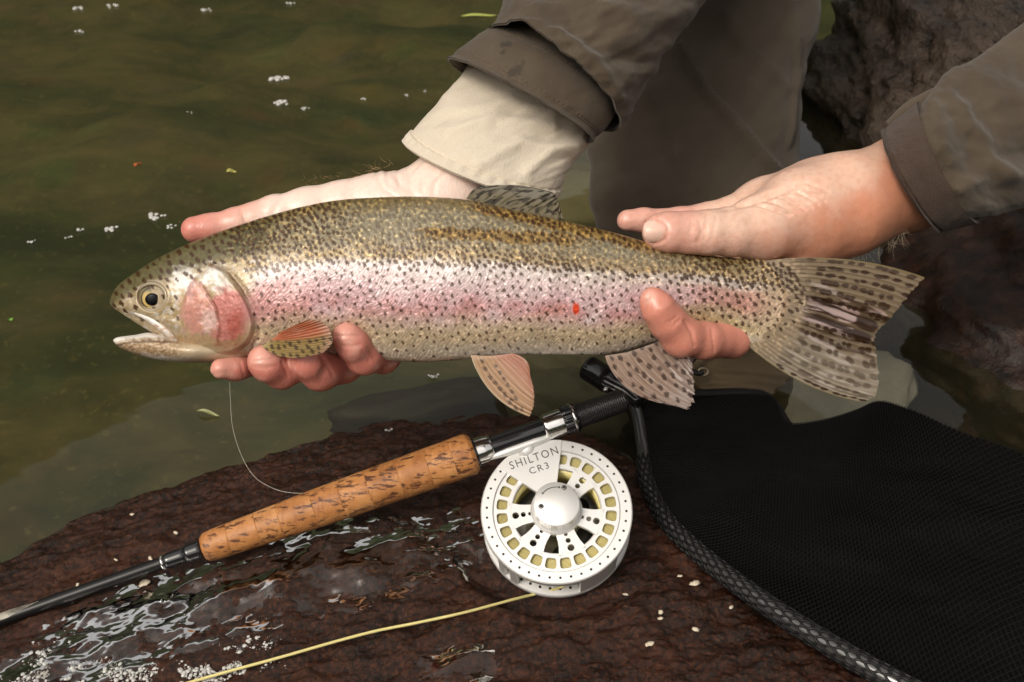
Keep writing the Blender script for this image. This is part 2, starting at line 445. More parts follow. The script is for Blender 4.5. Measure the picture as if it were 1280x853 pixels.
# ---------------------------------------------------------------- boulder at the right
def build_boulder():
    n, m = 200, 260
    th = np.linspace(0, np.pi, n); ph = np.linspace(0, 2 * np.pi, m, endpoint=False)
    T, Ph = np.meshgrid(th, ph, indexing='ij')
    D = np.stack([np.sin(T) * np.cos(Ph), np.sin(T) * np.sin(Ph), np.cos(T)], -1)
    D4 = np.sign(D) * np.abs(D) ** .8
    c = at(1325, 185, 1.42)
    k = 1 + .13 * fbm(D * 1.7 + 4, 3) + .045 * fbm(D * 6, 4) + .012 * fbm(D * 30, 3)
    k = k - .04 * ss(.25, .6, fbm(D * 9 + 30, 3))
    V = c + D4 * np.array([.345, .32, .245]) * k[..., None]
    M = Mat('boulder', rough=.45, spec=.5); o = M.obj()
    n1 = M.noise(9, o, 6, .65); n2 = M.noise(70, o, 5, .7)
    cc = M.ramp(n1, [(.3, (.008, .005, .0035)), (.5, (.055, .037, .025)), (.7, (.12, .083, .056))])
    cc = M.mix(M.ramp(n2, [(.5, 0.), (.72, .7)]), cc, (.075, .050, .036))
    cc = M.mix(M.ramp(n2, [(.32, .8), (.46, 0.)]), cc, (.006, .0045, .004))
    M.base(cc); M.rough(M.ramp(n2, [(.35, .25), (.65, .55)]))
    p = M.bump(n2, 1., .009); M.bump(M.noise(260, o, 3, .7), .6, .002, prev=p)
    b = mk('boulder', V, grid_faces(n, m, cv=True), M.m)
    tag(b, 'large dark wet boulder with pale flecks behind the right forearm', 'boulder')
    # pale lichen flecks: pressed on the surface
    B = MB(); Vf = V.reshape(-1, 3); px, py, d = proj(Vf); N = vnormals(Vf, grid_faces(n, m, cv=True))
    ok = np.nonzero((px > 1015) & (px < 1290) & (py > -30) & (py < 420) & ((N @ FW) < -.15))[0]
    for i in rng.choice(ok, 75, replace=False):
        r = .0008 + .0035 * rng.random() ** 3
        v, f = blob(Vf[i], (r * (1 + rng.random()), r * .8, r), 5, 7, .4, 2, i); B.add(v, f)
    L = Mat('lichen', (.55, .49, .40), .8)
    tag(B.build('lichen', L.m, b), kind='stuff')
build_boulder()
def low_rock():
    n, m = 90, 120; v, f = blob((0, 0, 0), (.20, .21, .085), n, m, .16, 1.8, 77.); N = vnormals(v, f); N = N * np.sign((N * v).sum(1))[:, None]
    v = v + N * (.006 * fbm(v * 26, 4))[:, None] + np.array([.545, .86, -.035])
    M = Mat('awash_rock', rough=.4, spec=.3); n2 = M.noise(60, None, 6, .7)
    M.base(M.ramp(n2, [(.35, (.006, .004, .003)), (.55, (.024, .011, .007)), (.72, (.05, .024, .014))])); M.bump(n2, .8, .004)
    tag(mk('low_rock', v, f, M.m), 'low dark wet rock awash at the right edge below the forearm', 'rock')
low_rock()

# submerged grey stones and bed stones seen through the water, some added for reflections
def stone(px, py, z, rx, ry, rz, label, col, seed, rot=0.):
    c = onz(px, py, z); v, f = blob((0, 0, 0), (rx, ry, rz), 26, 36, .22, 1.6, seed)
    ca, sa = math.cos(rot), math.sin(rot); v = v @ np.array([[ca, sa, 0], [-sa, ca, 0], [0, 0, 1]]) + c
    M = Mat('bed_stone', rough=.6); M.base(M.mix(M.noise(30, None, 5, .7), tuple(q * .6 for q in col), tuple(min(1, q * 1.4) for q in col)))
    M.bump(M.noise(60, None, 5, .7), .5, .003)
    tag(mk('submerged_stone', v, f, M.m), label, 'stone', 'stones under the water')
stone(700, 512, -.045, .055, .035, .035, 'grey rounded stone under water just beyond the reel seat', (.24, .22, .19), 3)
stone(722, 455, -.05, .08, .045, .04, 'grey flat stone added for a grey reflection below the fish belly', (.26, .24, .20), 11, -.5)  # stands in for a grey reflection on the water
stone(700, 268, -.05, .17, .07, .04, 'pale tan stone added for a pale reflection between shirt cuff and trouser leg', (.27, .235, .15), 23, .1)  # added where the water mirrors something pale
stone(1040, 482, -.022, .075, .062, .018, 'pale grey stone added for the sky reflection behind the lower tail lobe', (.64, .60, .62), 57, .5)  # made-up stone, gives the bright patch of mirrored sky
stone(600, 520, -.06, .13, .03, .035, 'dark brown stone under water along the rock edge', (.03, .02, .015), 31, .1)

# ==================================================================== TROUT
FISH_TOP = np.array([(137, 377), (141, 366), (150, 354.5), (170, 340), (195, 324), (230, 307), (265, 293), (300, 281), (340, 268.5), (380, 258), (425, 250), (480, 246.5), (530, 246), (585, 250), (640, 262), (700, 275), (760, 289), (810, 303), (860, 315), (910, 322), (955, 325), (978, 330), (993, 342), (1003, 358), (1008, 372)], float)
FISH_BOT = np.array([(137, 379), (143, 386), (155, 394), (170, 404), (185, 413), (205, 424), (220, 433), (235, 441), (255, 447), (290, 447), (330, 441), (380, 441), (430, 444), (470, 449), (510, 452.5), (550, 452), (600, 447.5), (650, 444), (700, 443.5), (750, 444), (790, 437), (840, 421), (880, 411), (910, 416), (935, 428), (958, 428), (980, 418), (996, 402), (1005, 388), (1008, 375)], float)
FISH_W = np.array([(137, 2), (141, 9), (155, 18), (190, 30), (240, 40), (320, 50), (430, 57), (560, 58), (680, 52), (780, 42), (860, 28), (900, 19), (925, 12), (945, 7.5), (960, 5), (975, 3), (990, 1.6), (1008, .4)], float)
def lerp(a, b, m): return a * (1 - m[:, None]) + np.array(b) * m[:, None]
def sp(tab, x):
    # smooth interpolation (dense Catmull-Rom then linear)
    d = poly(tab, 600); o = np.argsort(d[:, 0]); return np.interp(x, d[o, 0], d[o, 1])
def fish_d(x): return .650 + .020 * ss(600, 1100, x) + .004 * ss(300, 140, x)
def fish_front(px, py):
    t, b, wv = sp(FISH_TOP, px), sp(FISH_BOT, px), sp(FISH_W, px); s = np.clip((2 * py - t - b) / (b - t + 1e-6), -1, 1)
    d0 = fish_d(px); return d0 - wv * d0 / F * np.sqrt(np.maximum(1 - s * s, 0)) ** 1.0
GILL = poly([(262, 333), (272, 331), (287, 345), (301, 362), (314, 386), (320, 410), (312, 431), (292, 444), (262, 448), (240, 442), (226, 428), (222, 400), (228, 372), (240, 347), (262, 333)], 90)[:-1]
def in_poly(x, y, P): return poly_sd(x, y, P)
def NO_SHEEN(px, py):
    nz = fbm(np.stack([px / 40, py / 25, px * 0], -1), 3); nf = fbm(np.stack([px / 9, py / 7, px * 0 + 5], -1), 2)
    s1 = ss(10, 5, np.abs(py - (291 + (px - 525) * .045)) + 5 * nf) * ss(515, 540, px + 10 * nf) * ss(770, 690, px + 20 * nz)
    return np.maximum(s1, ss(9, 4, np.abs(py - (sp(FISH_TOP, px) + 7)) + 5 * nf) * ss(585, 600, px) * ss(860, 780, px))
def fish_colour(px, py):
    t, b = sp(FISH_TOP, px), sp(FISH_BOT, px); v = np.clip((py - t) / (b - t + 1e-6), 0, 1)
    nz = fbm(np.stack([px / 40, py / 25, px * 0], -1), 3); nf = fbm(np.stack([px / 9, py / 7, px * 0 + 5], -1), 2)
    v2 = v + .03 * nz
    edge1 = .40 - .10 * ss(560, 900, px) + .0 * px          # back / side boundary
    back = np.array([.24, .18, .075]); sheen = np.array([.30, .26, .175]); tan = np.array([.42, .32, .19])
    silver = np.array([.70, .62, .60]); pink = np.array([.60, .38, .41]); rose = np.array([.54, .25, .23]); low = np.array([.52, .41, .27]); belly = np.array([.64, .55, .43])
    gold = np.array([.30, .19, .06])
    def L(a, b_, m): return a + (b_ - a) * m[:, None]
    c = np.tile(back, (len(px), 1))
    c = L(c, sheen, ss(.02, .12, v2) * (.55 + .5 * ss(330, 470, px)) * ss(960, 800, px))  # grey sky reflection on the wet back, painted in as colour
    c = L(c, tan, ss(edge1 - .17, edge1 - .04, v2))
    c = L(c, silver, ss(edge1 - .05, edge1 + .02, v2) * (1 - .3 * ss(600, 800, px)))  # pale highlight band painted into the flank colour
    c = L(c, pink, ss(edge1 - .01, edge1 + .16 + .10 * ss(400, 560, px), v2) * (.8 + .25 * nz))
    c = L(c, rose, ss(.56, .68, v2) * ss(.84, .70, v2) * (.45 + .6 * nz))
    c = L(c, rose, .75 * ss(430, 320, px) * ss(.44, .55, v2) * ss(.95, .8, v2))
    c = L(c, np.array([.47, .22, .14]), .7 * ss(820, 930, px) * ss(.35, .45, v2) * ss(.72, .6, v2))
    c = L(c, low, ss(.68, .84, v2))
    c = L(c, np.array([.38, .31, .15]), .6 * ss(790, 860, px) * ss(.6, .7, v2) * ss(1., .9, v2))
    c = L(c, belly, ss(.86, .98, v2))
    c = L(c, np.array([.47, .36, .24]), ss(925, 975, px) * .9)
    # golden streaks left clear of the grey sky sheen painted on the back
    s12 = NO_SHEEN(px, py)
    s1 = ss(11, 6, np.abs(py - (291 + (px - 525) * .03)) + 4 * nf) * ss(515, 535, px) * ss(770, 690, px + 20 * nz)
    s2 = ss(10, 5, np.abs(py - (sp(FISH_TOP, px) + 9)) + 4 * nf) * ss(585, 600, px)
    c = L(c, gold, s12 * .95)
    # head
    hd = ss(318, 296, px + (py - 380) * .35 * (py < 380) + 14 * ss(300, 330, py) * 0)
    olive = np.array([.135, .115, .05]); cheek = np.array([.52, .41, .26]); white = np.array([.84, .80, .75]); red = np.array([.58, .22, .19])
    hc = np.tile(cheek, (len(px), 1))
    topline = 331 + (px - 265) * -.28
    topline = np.where(px < 200, 331 + 65 * .28 + (200 - px) * .55, topline)
    hc = L(hc, np.array([.36, .26, .12]), .75 * ss(.0, .5, nf + .5 * nz)); hc = L(hc, white, .6 * ss(.1, .5, -nf + .4 * nz))
    nm = fbm(np.stack([px / 4.5, py / 3.5, px * 0 + 15], -1), 3)
    hc = L(hc, np.array([.22, .15, .07]), .55 * ss(.15, .55, nm)); hc = L(hc, np.array([.55, .28, .20]), .45 * ss(395, 420, py) * ss(-.3, .4, nz))
    hc = L(hc, olive, ss(8, -8, py - topline + 5 * nz))
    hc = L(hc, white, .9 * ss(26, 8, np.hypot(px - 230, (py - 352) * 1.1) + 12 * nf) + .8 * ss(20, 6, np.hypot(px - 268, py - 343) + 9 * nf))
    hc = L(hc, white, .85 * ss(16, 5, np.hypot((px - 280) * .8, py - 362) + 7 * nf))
    gr = np.hypot((px - 286) / 30, (py - 398) / 42); gr2 = np.hypot((px - 246) / 24, (py - 388) / 40)
    hc = L(hc, red, np.maximum(ss(1.1, .75, gr + .22 * nf), .75 * ss(1.05, .6, gr2 + .3 * nf)))
    hc = L(hc, np.array([.44, .10, .075]), .8 * ss(1.0, .5, np.hypot((px - 300) / 22, (py - 408) / 30) + .3 * nm)); hc = L(hc, np.array([.30, .12, .07]), .6 * ss(.25, .55, nm) * ss(1.2, .9, gr))
    hc = L(hc, np.array([.72, .50, .44]), .8 * ss(16, 6, np.hypot((px - 262) * 1., (py - 402) * .8) + 6 * nf))
    hc = L(hc, np.array([.42, .27, .13]), .7 * ss(9, 3, pldist(px, py, [(215, 425), (245, 425), (285, 432), (312, 420)]) + 5 * nf))
    hc = L(hc, np.array([.46, .33, .17]), .75 * ss(433, 440, py + 4 * nf) * ss(448, 444, py))
    hc = L(hc, np.array([.70, .64, .56]), ss(441, 448, py + 2 * nf))
    hc = L(hc, np.array([.24, .07, .04]), .75 * ss(2.8, .5, pldist(px, py, [(238, 345), (255, 362), (270, 385), (275, 410), (272, 432)]) + 1.5 * nf))
    hc = L(hc, np.array([.17, .09, .04]), .8 * ss(4, 1, pldist(px, py, [(262, 331), (284, 340), (300, 360), (316, 388), (322, 412), (312, 434)])))
    hc = L(hc, np.array([.35, .27, .17]), .7 * ss(24, 15, np.hypot(px - 190, py - 370) + 4 * nf))
    hc = hc * (.90 + .28 * nm)[:, None]
    c = L(c, hc, hd)
    return np.clip(c * (1 + .10 * nf)[:, None], .004, .9)
def scale_dots(x, y):
    n = ss(.02, .55, perlin(np.stack([x / 4.6, y / 3.9, x * 0 + 31.3], -1)))
    wp = 1.5 * fbm(np.stack([x / 30, y / 24, x * 0 + 21], -1), 3)
    h = .5 + .5 * np.cos(2 * np.pi * (x / 5.4 + y / 6.2 + wp)); return n, h
def make_spots():
    S = []; cell = {}
    def try_(x, y, md, r):
        k = (int(x // 12), int(y // 12))
        for a in (-1, 0, 1):
            for b_ in (-1, 0, 1):
                for q in cell.get((k[0] + a, k[1] + b_), ()):
                    if (q[0] - x) ** 2 + (q[1] - y) ** 2 < md * md: return
        cell.setdefault(k, []).append((x, y)); S.append((x, y, r))
    for _ in range(42000):
        x = 140 + rng.random() * 870; t = float(sp_t[int(x)]); b = float(sp_b[int(x)]); v = rng.random(); y = t + v * (b - t)
        e1 = .40 - .10 * ss(560, 900, x)
        if x < 322 - max(0, (380 - y) * .35):   # head
            tl = 331 + (x - 265) * -.28 if x >= 200 else 349 + (200 - x) * .55
            if y < tl + 4: try_(x, y, 8.5, 2.0 + 1.1 * rng.random())
            elif rng.random() < .06 and y < 435: try_(x, y, 13, 1.6 + 1.2 * rng.random())
            continue
        if v < e1 + .02: md, r = 5.7, 1.9 + 1.0 * rng.random()
        elif v < .80: md, r = 8.6, 1.3 + .9 * rng.random()
        else: md, r = 9.0 + 5 * ss(.88, 1, v), 1.1 + .7 * rng.random()
        if x > 830 and v > e1: md *= .92; r *= 1.2
        try_(x, y, md, r)
    return S
_xx = np.arange(0, 1300); sp_t, sp_b = sp(FISH_TOP, _xx), sp(FISH_BOT, _xx)
SPOTS = make_spots()
def paint_spots(px, py, C, spots=SPOTS, col=(.052, .020, .006), alpha=.9, sx=1., sy=.8):
    order = np.argsort(px); xs = px[order]; a = np.zeros(len(px))
    jit = fbm(np.stack([px / 3.0, py / 3.0, px * 0 + 9], -1), 2) * 1.5
    for x, y, r in spots:
        R_ = r * 1.7; i0, i1 = np.searchsorted(xs, (x - R_, x + R_)); ii = order[i0:i1]
        ii = ii[np.abs(py[ii] - y) < R_]
        if len(ii):
            dx, dy = px[ii] - x, py[ii] - y
            d = np.hypot((dx - .35 * dy) * sx, dy * sy) + jit[ii]
            a[ii] = np.maximum(a[ii], ss(r + .7, r - .5, d))
    a *= alpha; return C * (1 - a[:, None]) + np.array(col) * a[:, None]

def fish_mat():
    M = Mat('trout_skin', rough=.42, spec=.42, metal=.12, coat=.15, coat_rough=.12)
    pc = M.attr('px', 'Vector'); scm = M.attr('scale_mask', 'Fac'); col = M.attr('col')
    mp = M.mapped(pc, (1 / 3.9, 1 / 3.1, 0), (0, 0, R(8)))
    v = M.voro(1., mp, rnd=.55); vc = M.voro(1., mp, out='Color', rnd=.55)
    f = M.math('MULTIPLY', scm, 1.)
    sepv = M.new('ShaderNodeSeparateColor'); M.l.new(vc, sepv.inputs[0])
    k = M.ramp(sepv.outputs[0], [(.0, .88), (.5, 1.), (.85, 1.1), (1., 1.5)])  # random scales brightened, glitter put into the colour
    lit = M.mix(f, (1, 1, 1), k); c = M.mix(1., col, lit, 'MULTIPLY')
    edge = M.ramp(v, [(.45, (1, 1, 1)), (.85, (.78, .74, .7))]); c = M.mix(f, c, M.mix(1., c, edge, 'MULTIPLY'))
    M.base(c)
    p = M.bump(M.attr('dots', 'Fac'), .5, .0006)
    p = M.bump(M.noise(.22, pc, 3, .6), .35, .0008, prev=p); M.bump(M.noise(.5, pc, 3, .6), .25, .0005, prev=p)
    M.rough(M.ramp(M.noise(.05, pc, 3, .6), [(.3, .26), (.7, .42)]))
    return M.m
fish = thing('trout', tuple(at(600, 445, .65)), 'large spotted rainbow trout with open mouth held across both hands', 'fish')
FM = fish_mat()
def build_fish_body():
    xs = np.concatenate([[137, 137.4, 138, 139, 140.2, 141.5], np.arange(143, 1008, .95), [1008.]])
    af = np.linspace(0, np.pi, 176); ab = np.linspace(np.pi, 2 * np.pi, 46)[1:-1]; an = np.concatenate([af, ab])
    X, A = np.meshgrid(xs, an, indexing='ij')
    t, b, wv = sp(FISH_TOP, xs)[:, None], sp(FISH_BOT, xs)[:, None], sp(FISH_W, xs)[:, None]
    PY = (t + b) / 2 - (b - t) / 2 * np.cos(A); sn = np.sin(A)
    D0 = fish_d(xs)[:, None]
    dep = D0 - wv * D0 / F * np.sign(sn) * np.abs(sn) ** 1.0
    # relief on the near side
    x, y = X.ravel(), PY.ravel(); fr = ss(0., .25, sn.ravel())
    lift = np.zeros_like(x)
    lift += -.0012 * ss(5, 0, pldist(x, y, [(266, 330), (288, 341), (305, 362), (319, 388), (325, 413), (316, 436)]))
    lift += -.0022 * ss(20, 14, np.hypot(x - 190, y - 371)) + .0012 * ss(7, 0, np.abs(np.hypot(x - 190, y - 371) - 20))
    lift += .0012 * ss(11, 0, pldist(x, y, [(160, 380), (185, 395), (212, 404), (232, 410)]))
    lift += -.0008 * ss(4, 0, pldist(x, y, [(150, 388), (180, 402), (210, 421), (228, 434)]))
    lift += .0010 * fbm(np.stack([x / 45, y / 60, x * 0], -1), 2) * ss(320, 340, x)
    lift += -.003 * ss(40, 5, np.hypot(x - 437, y - 432)) - .003 * ss(40, 5, np.hypot(x - 830, y - 395))
    dep = dep.ravel() - lift * fr
    V = at(x, y, dep)
    C = fish_colour(x, y); tt = (y - sp(FISH_TOP, x)) / (sp(FISH_BOT, x) - sp(FISH_TOP, x) + 1e-6); C = paint_spots(x, y, C, alpha=.92 - .5 * ss(400, 470, x) * ss(900, 800, x) * ss(.34, .2, tt) * (1 - NO_SHEEN(x, y)))  # spots fade where the sky sheen is painted over the back
    rs = ss(9, 5, np.hypot((x - 720) * 1.6, y - 386)); C = C * (1 - rs[:, None]) + np.array([.75, .06, .01]) * rs[:, None]
    scm = ss(292, 318, x + np.clip(380 - y, 0, 90) * .35) * (1 - .6 * ss(985, 1005, x))
    n, m = X.shape
    fs = [grid_faces(n, m, cv=True)[:, ::-1], list(range(m)), [(n - 1) * m + i for i in range(m)][::-1]]
    sn, sh = scale_dots(x, y); up = ss(.46, .34, tt); sd_ = (sn * (.55 + .45 * up) + .30 * sh * (1 - up)) * scm
    C = C * (.97 - .12 * scm * (1 - sd_))[:, None]; C = np.clip(C + sd_[:, None] * (up[:, None] * np.array([.26, .20, .08]) + (1 - up)[:, None] * np.array([.20, .15, .15])) * (.2 + 2. * np.clip(C, 0, .4)), 0, .92)  # sparkle of the scales added to the colour as bright dots
    mk('body', V, fs, FM, fish, attrs={'col': C, 'px': np.stack([x, y, x * 0], -1), 'scale_mask': scm, 'dots': sd_})
build_fish_body()

def flat_part(name, TOP, BOT, W, d0, colf, parent, step=.9, lift=0., mat=None):
    xs = np.arange(TOP[0][0], TOP[-1][0] + .01, step); an = np.linspace(0, 2 * np.pi, 72, endpoint=False)
    t, b, wv = sp(np.array(TOP, float), xs)[:, None], sp(np.array(BOT, float), xs)[:, None], sp(np.array(W, float), xs)[:, None]
    X = np.repeat(xs[:, None], 72, 1); PY = (t + b) / 2 - (b - t) / 2 * np.cos(an)[None]; D = (fish_d(xs)[:, None] + d0) - wv * .65 / F * np.sin(an)[None]
    x, y = X.ravel(), PY.ravel(); C = colf(x, y, np.repeat(np.sin(an)[None], len(xs), 0).ravel())
    n, m = X.shape; fs = [grid_faces(n, m, cv=True)[:, ::-1], list(range(m)), [(n - 1) * m + i for i in range(m)][::-1]]
    return mk(name, at(x, y, D.ravel()), fs, mat or FM, parent, attrs={'col': C, 'px': np.stack([x, y, x * 0], -1), 'scale_mask': x * 0})
def jaw_col(x, y, s):
    nm = fbm(np.stack([x / 4, y / 3, x * 0 + 8], -1), 3)
    tp = sp(np.array([(142, 423), (185, 417), (340, 425)], float), x)
    nf = fbm(np.stack([x / 8, y / 5, x * 0], -1), 3)
    c = np.tile(np.array([.36, .24, .13]), (len(x), 1)); c = lerp(c, (.16, .085, .045), .7 * ss(.05, .5, nm + .4 * nf)); c = lerp(c, (.62, .52, .42), .6 * ss(.1, .5, -nm))
    m = ss(9, 3, y - tp + 2 * nf)[:, None] * ss(235, 190, x)[:, None]; c = c * (1 - m) + np.array([.80, .76, .70]) * m
    bt = sp(np.array([(142, 428), (155, 437), (175, 445), (205, 451.5), (250, 453), (290, 449), (330, 440)], float), x)
    m = ss(9, 2, bt - y + 3 * nf)[:, None] * ss(165, 200, x)[:, None]; c = c * (1 - m) + np.array([.70, .64, .55]) * m
    m = ss(205, 250, x)[:, None]; c = c * (1 - m) + np.array([.50, .40, .27]) * m
    m = ss(2.5, .5, np.abs(y - tp - 10 + 2 * nf))[:, None] * .7 * ss(235, 200, x)[:, None]; c = c * (1 - m) + np.array([.05, .03, .02]) * m
    return c
flat_part('lower_jaw', [(141.5, 425), (146, 422), (155, 420.5), (170, 418.5), (186, 416), (205, 419), (230, 424), (270, 424), (330, 428)], [(141.5, 426.5), (146, 432), (155, 437.5), (175, 445), (205, 451), (250, 453.5), (290, 449.5), (330, 440)],
          [(141.5, 2), (148, 9), (165, 17), (200, 27), (235, 33), (260, 26), (290, 14), (330, 6)], 0, jaw_col, fish)
def ribbon_on(name, pts, wid, lift, mat, parent, n=40, k=14, colf=None, offd=None):
    P = poly(pts, n); W_ = np.interp(np.linspace(0, 1, n), np.linspace(0, 1, len(wid)), wid)
    T = np.gradient(P, axis=0); T /= np.linalg.norm(T, axis=1)[:, None]; Nn = np.stack([-T[:, 1], T[:, 0]], 1)
    an = np.linspace(0, 2 * np.pi, k, endpoint=False)
    X = P[:, None, 0] + Nn[:, None, 0] * W_[:, None] * np.cos(an); Y = P[:, None, 1] + Nn[:, None, 1] * W_[:, None] * np.cos(an)
    base = fish_front(P[:, 0], P[:, 1])[:, None] if offd is None else offd
    D = base - lift * np.sin(an)[None] * np.ones((n, 1)) * np.minimum(1, W_[:, None] / max(wid))
    x, y = X.ravel(), Y.ravel(); fs = [grid_faces(n, k, cv=True), list(range(k))[::-1], [(n - 1) * k + i for i in range(k)]]
    C = colf(x, y) if colf else np.tile([.7, .6, .55], (len(x), 1))
    return mk(name, at(x, y, D.ravel()), fs, mat, parent, attrs={'col': C, 'px': np.stack([x, y, x * 0], -1), 'scale_mask': x * 0})
def max_col(x, y):
    nf = fbm(np.stack([x / 7, y / 5, x * 0], -1), 3); m = ss(-.5, .4, nf + .35 * ss(205, 180, x))[:, None]
    return np.array([.55, .38, .28]) * (1 - m) + np.array([.80, .74, .68]) * m
ribbon_on('upper_lip', [(168, 391), (185, 398), (200, 408), (213, 419), (224, 431)], [1.5, 3.5, 4.5, 4.8, 4, 2], .0026, FM, fish, colf=max_col)
# gill cover: a plate lying over the cheek with a free rear edge
def build_gill():
    cen = np.array([268, 392.]); na = len(GILL); nr = 60; rr = np.linspace(0, 1, nr)
    P = cen + rr[:, None, None] * (GILL - cen)[None]; x, y = P[..., 0].ravel(), P[..., 1].ravel(); r = np.repeat(rr, na)
    rear = ss(262, 300, x)
    lift = (.0012 + .0022 * rear) * ss(1., .86, r) - .0006 * ss(.95, 1., r)
    lift += -.0006 * ss(3, .6, pldist(x, y, [(238, 345), (255, 362), (270, 385), (275, 410), (272, 432)]))
    lift += .0005 * fbm(np.stack([x / 14, y / 14, x * 0 + 3], -1), 3)
    D = fish_front(x, np.clip(y, sp(FISH_TOP, x), sp(FISH_BOT, x) - 2)) - lift
    C = fish_colour(x, y)
    m = (ss(.93, .99, r) * rear)[:, None]; C = C * (1 - m) + np.array([.50, .40, .26]) * m
    mk('gill_cover', at(x, y, D), grid_faces(nr, na, cv=True)[:, ::-1], FM, fish, attrs={'col': C, 'px': np.stack([x, y, x * 0], -1), 'scale_mask': x * 0})
build_gill()
# eye
def build_eye():
    c2 = (189.5, 371.5); d = float(fish_front(np.array([190.]), np.array([371.]))[0])
    c = at(*c2, d + .0055); n, m = 26, 40; rad = 17.0 * d / F * 1.0
    dirc = -FW
    th = np.linspace(0, np.pi / 2, n); ph = np.linspace(0, 2 * np.pi, m, endpoint=False); T, P = np.meshgrid(th, ph, indexing='ij')
    V = c + rad * (np.sin(T) * np.cos(P))[..., None] * RT + rad * (np.sin(T) * np.sin(P))[..., None] * UP + (rad * .42 * np.cos(T))[..., None] * dirc
    x, y, _ = proj(V.reshape(-1, 3)); q = np.hypot((x - 190), (y - 373)); nf = fbm(np.stack([x / 3, y / 3, x * 0], -1), 2)
    C = np.tile([.20, .15, .07], (len(x), 1))
    m_ = ss(15, 12, q + nf)[:, None]; C = C * (1 - m_) + np.array([.50, .36, .12]) * m_
    m_ = ss(369, 362, y + 2 * nf)[:, None]; C = C * (1 - m_) + np.array([.17, .14, .08]) * m_
    m_ = ss(1.6, .5, np.abs(q - 13.2))[:, None]; C = C * (1 - m_) + np.array([.06, .045, .03]) * m_
    M = Mat('fish_eye', rough=.45, spec=.25); M.base(M.attr('col'))
    e = mk('eye', V, grid_faces(n, m, cv=True), M.m, fish, attrs={'col': C})
    # pupil
    pc = at(190.3, 375, d); k = 28; a = np.linspace(0, 2 * np.pi, k, endpoint=False); rings = []
    for r, lf in ((9.0, -.0008), (8.6, .0003), (6.5, .0004), (3.5, .0004), (0.1, .0004)):
        q = [(190.3 + r * math.cos(t), 374.5 + r * .88 * math.sin(t)) for t in a]
        rings.append(np.stack([at(X_, Y_, d + .0055 - rad * .42 * math.sqrt(max(0, 1 - ((X_ - 189.5) ** 2 + (Y_ - 371.5) ** 2) / 289)) - lf - .0011) for X_, Y_ in q]))
    PM = Mat('pupil', (.003, .003, .004), .3, spec=.12)
    mk('pupil', np.array(rings), grid_faces(5, k, cv=True), PM.m, e)
    an = np.linspace(0, 2 * np.pi, 48, endpoint=False)
    rim = np.stack([at(190 + 18.5 * np.cos(t), 371.5 + 17 * np.sin(t), float(fish_front(np.array([190 + 18.5 * np.cos(t)]), np.array([371.5 + 17 * np.sin(t)]))[0]) + .0008) for t in an])
    v, f = tube(rim, .0012, 8, close=True); RM = Mat('eyelid', (.34, .28, .19), .3, coat=.5)
    mk('eye_rim', v, f, RM.m, e)
build_eye()

# fins
def fin_mat(name, trans=.35, rough=.3):
    M = Mat(name, rough=rough, spec=.55, coat=.6, coat_rough=.12); col = M.attr('col'); M.base(col)
    t = M.new('ShaderNodeBsdfTranslucent'); M.l.new(col, t.inputs[0]); mx = M.new('ShaderNodeMixShader'); mx.inputs[0].default_value = trans
    M.l.new(M.b.outputs[0], mx.inputs[1]); M.l.new(t.outputs[0], mx.inputs[2]); M.l.new(mx.outputs[0], M.out.inputs[0])
    M.bump(M.noise(.25, M.attr('px', 'Vector'), 3, .6), .3, .0006)
    return M.m
FINM = fin_mat('fin_membrane')
def fin(name, base, tip, b0, b1, db, dt, nu, nv, colf, rays, amp, ragged=1.5, thick=.0009, folds=None):
    U = np.linspace(0, 1, nu); Vv = np.linspace(0, 1, nv); B = poly(base, nu); T = poly(tip, nu)
    rag = ragged * fbm(np.stack([U * rays * 1.3, U * 0, U * 0 + len(name)], -1), 3)
    dirs = T - B; dirs = dirs / np.linalg.norm(dirs, axis=1)[:, None]; T = T + dirs * rag[:, None] * 1.6
    P = B[:, None] * (1 - Vv)[None, :, None] + T[:, None] * Vv[None, :, None]
    k = (4 * Vv * (1 - Vv))[None, :, None]
    P = P + k * ((1 - U) ** 2)[:, None, None] * np.array(b0, float) + k * (U ** 2)[:, None, None] * np.array(b1, float)
    u = np.repeat(U[:, None], nv, 1); v = np.repeat(Vv[None], nu, 0)
    D = db + (dt - db) * v + amp * np.abs(np.sin(np.pi * u * rays)) * ss(0, .15, v) + amp * .8 * np.sin(2 * np.pi * u * 3.1 + 1.) * v
    if folds: D = D + folds(u, v)
    x, y = P[..., 0].ravel(), P[..., 1].ravel(); C = colf(x, y, u.ravel(), v.ravel())
    th = thick * (1 - .65 * v) ; rim = np.minimum(np.minimum(u, 1 - u) * nu, (1 - v) * nv) ; th = th * np.clip(rim / 2., 0, 1)
    Fr = at(x, y, (D - th / 2).ravel()); Bk = at(x, y, (D + th / 2 + 1e-5).ravel())
    f1 = grid_faces(nu, nv); f2 = f1[:, ::-1] + nu * nv
    return mk(name, np.vstack([Fr, Bk]), [f1, f2], FINM, fish, attrs={'col': np.vstack([C, C]), 'px': np.tile(np.stack([x, y, x * 0], -1), (2, 1))})
def rayline(u, n): return np.abs(np.sin(np.pi * u * n)) ** 6
def spots_in(x0, x1, y0, y1, md, r0, r1, tries=3000):
    S = []
    for _ in range(tries):
        x, y = x0 + rng.random() * (x1 - x0), y0 + rng.random() * (y1 - y0)
        if all((q[0] - x) ** 2 + (q[1] - y) ** 2 > md * md for q in S): S.append((x, y, r0 + (r1 - r0) * rng.random()))
    return S
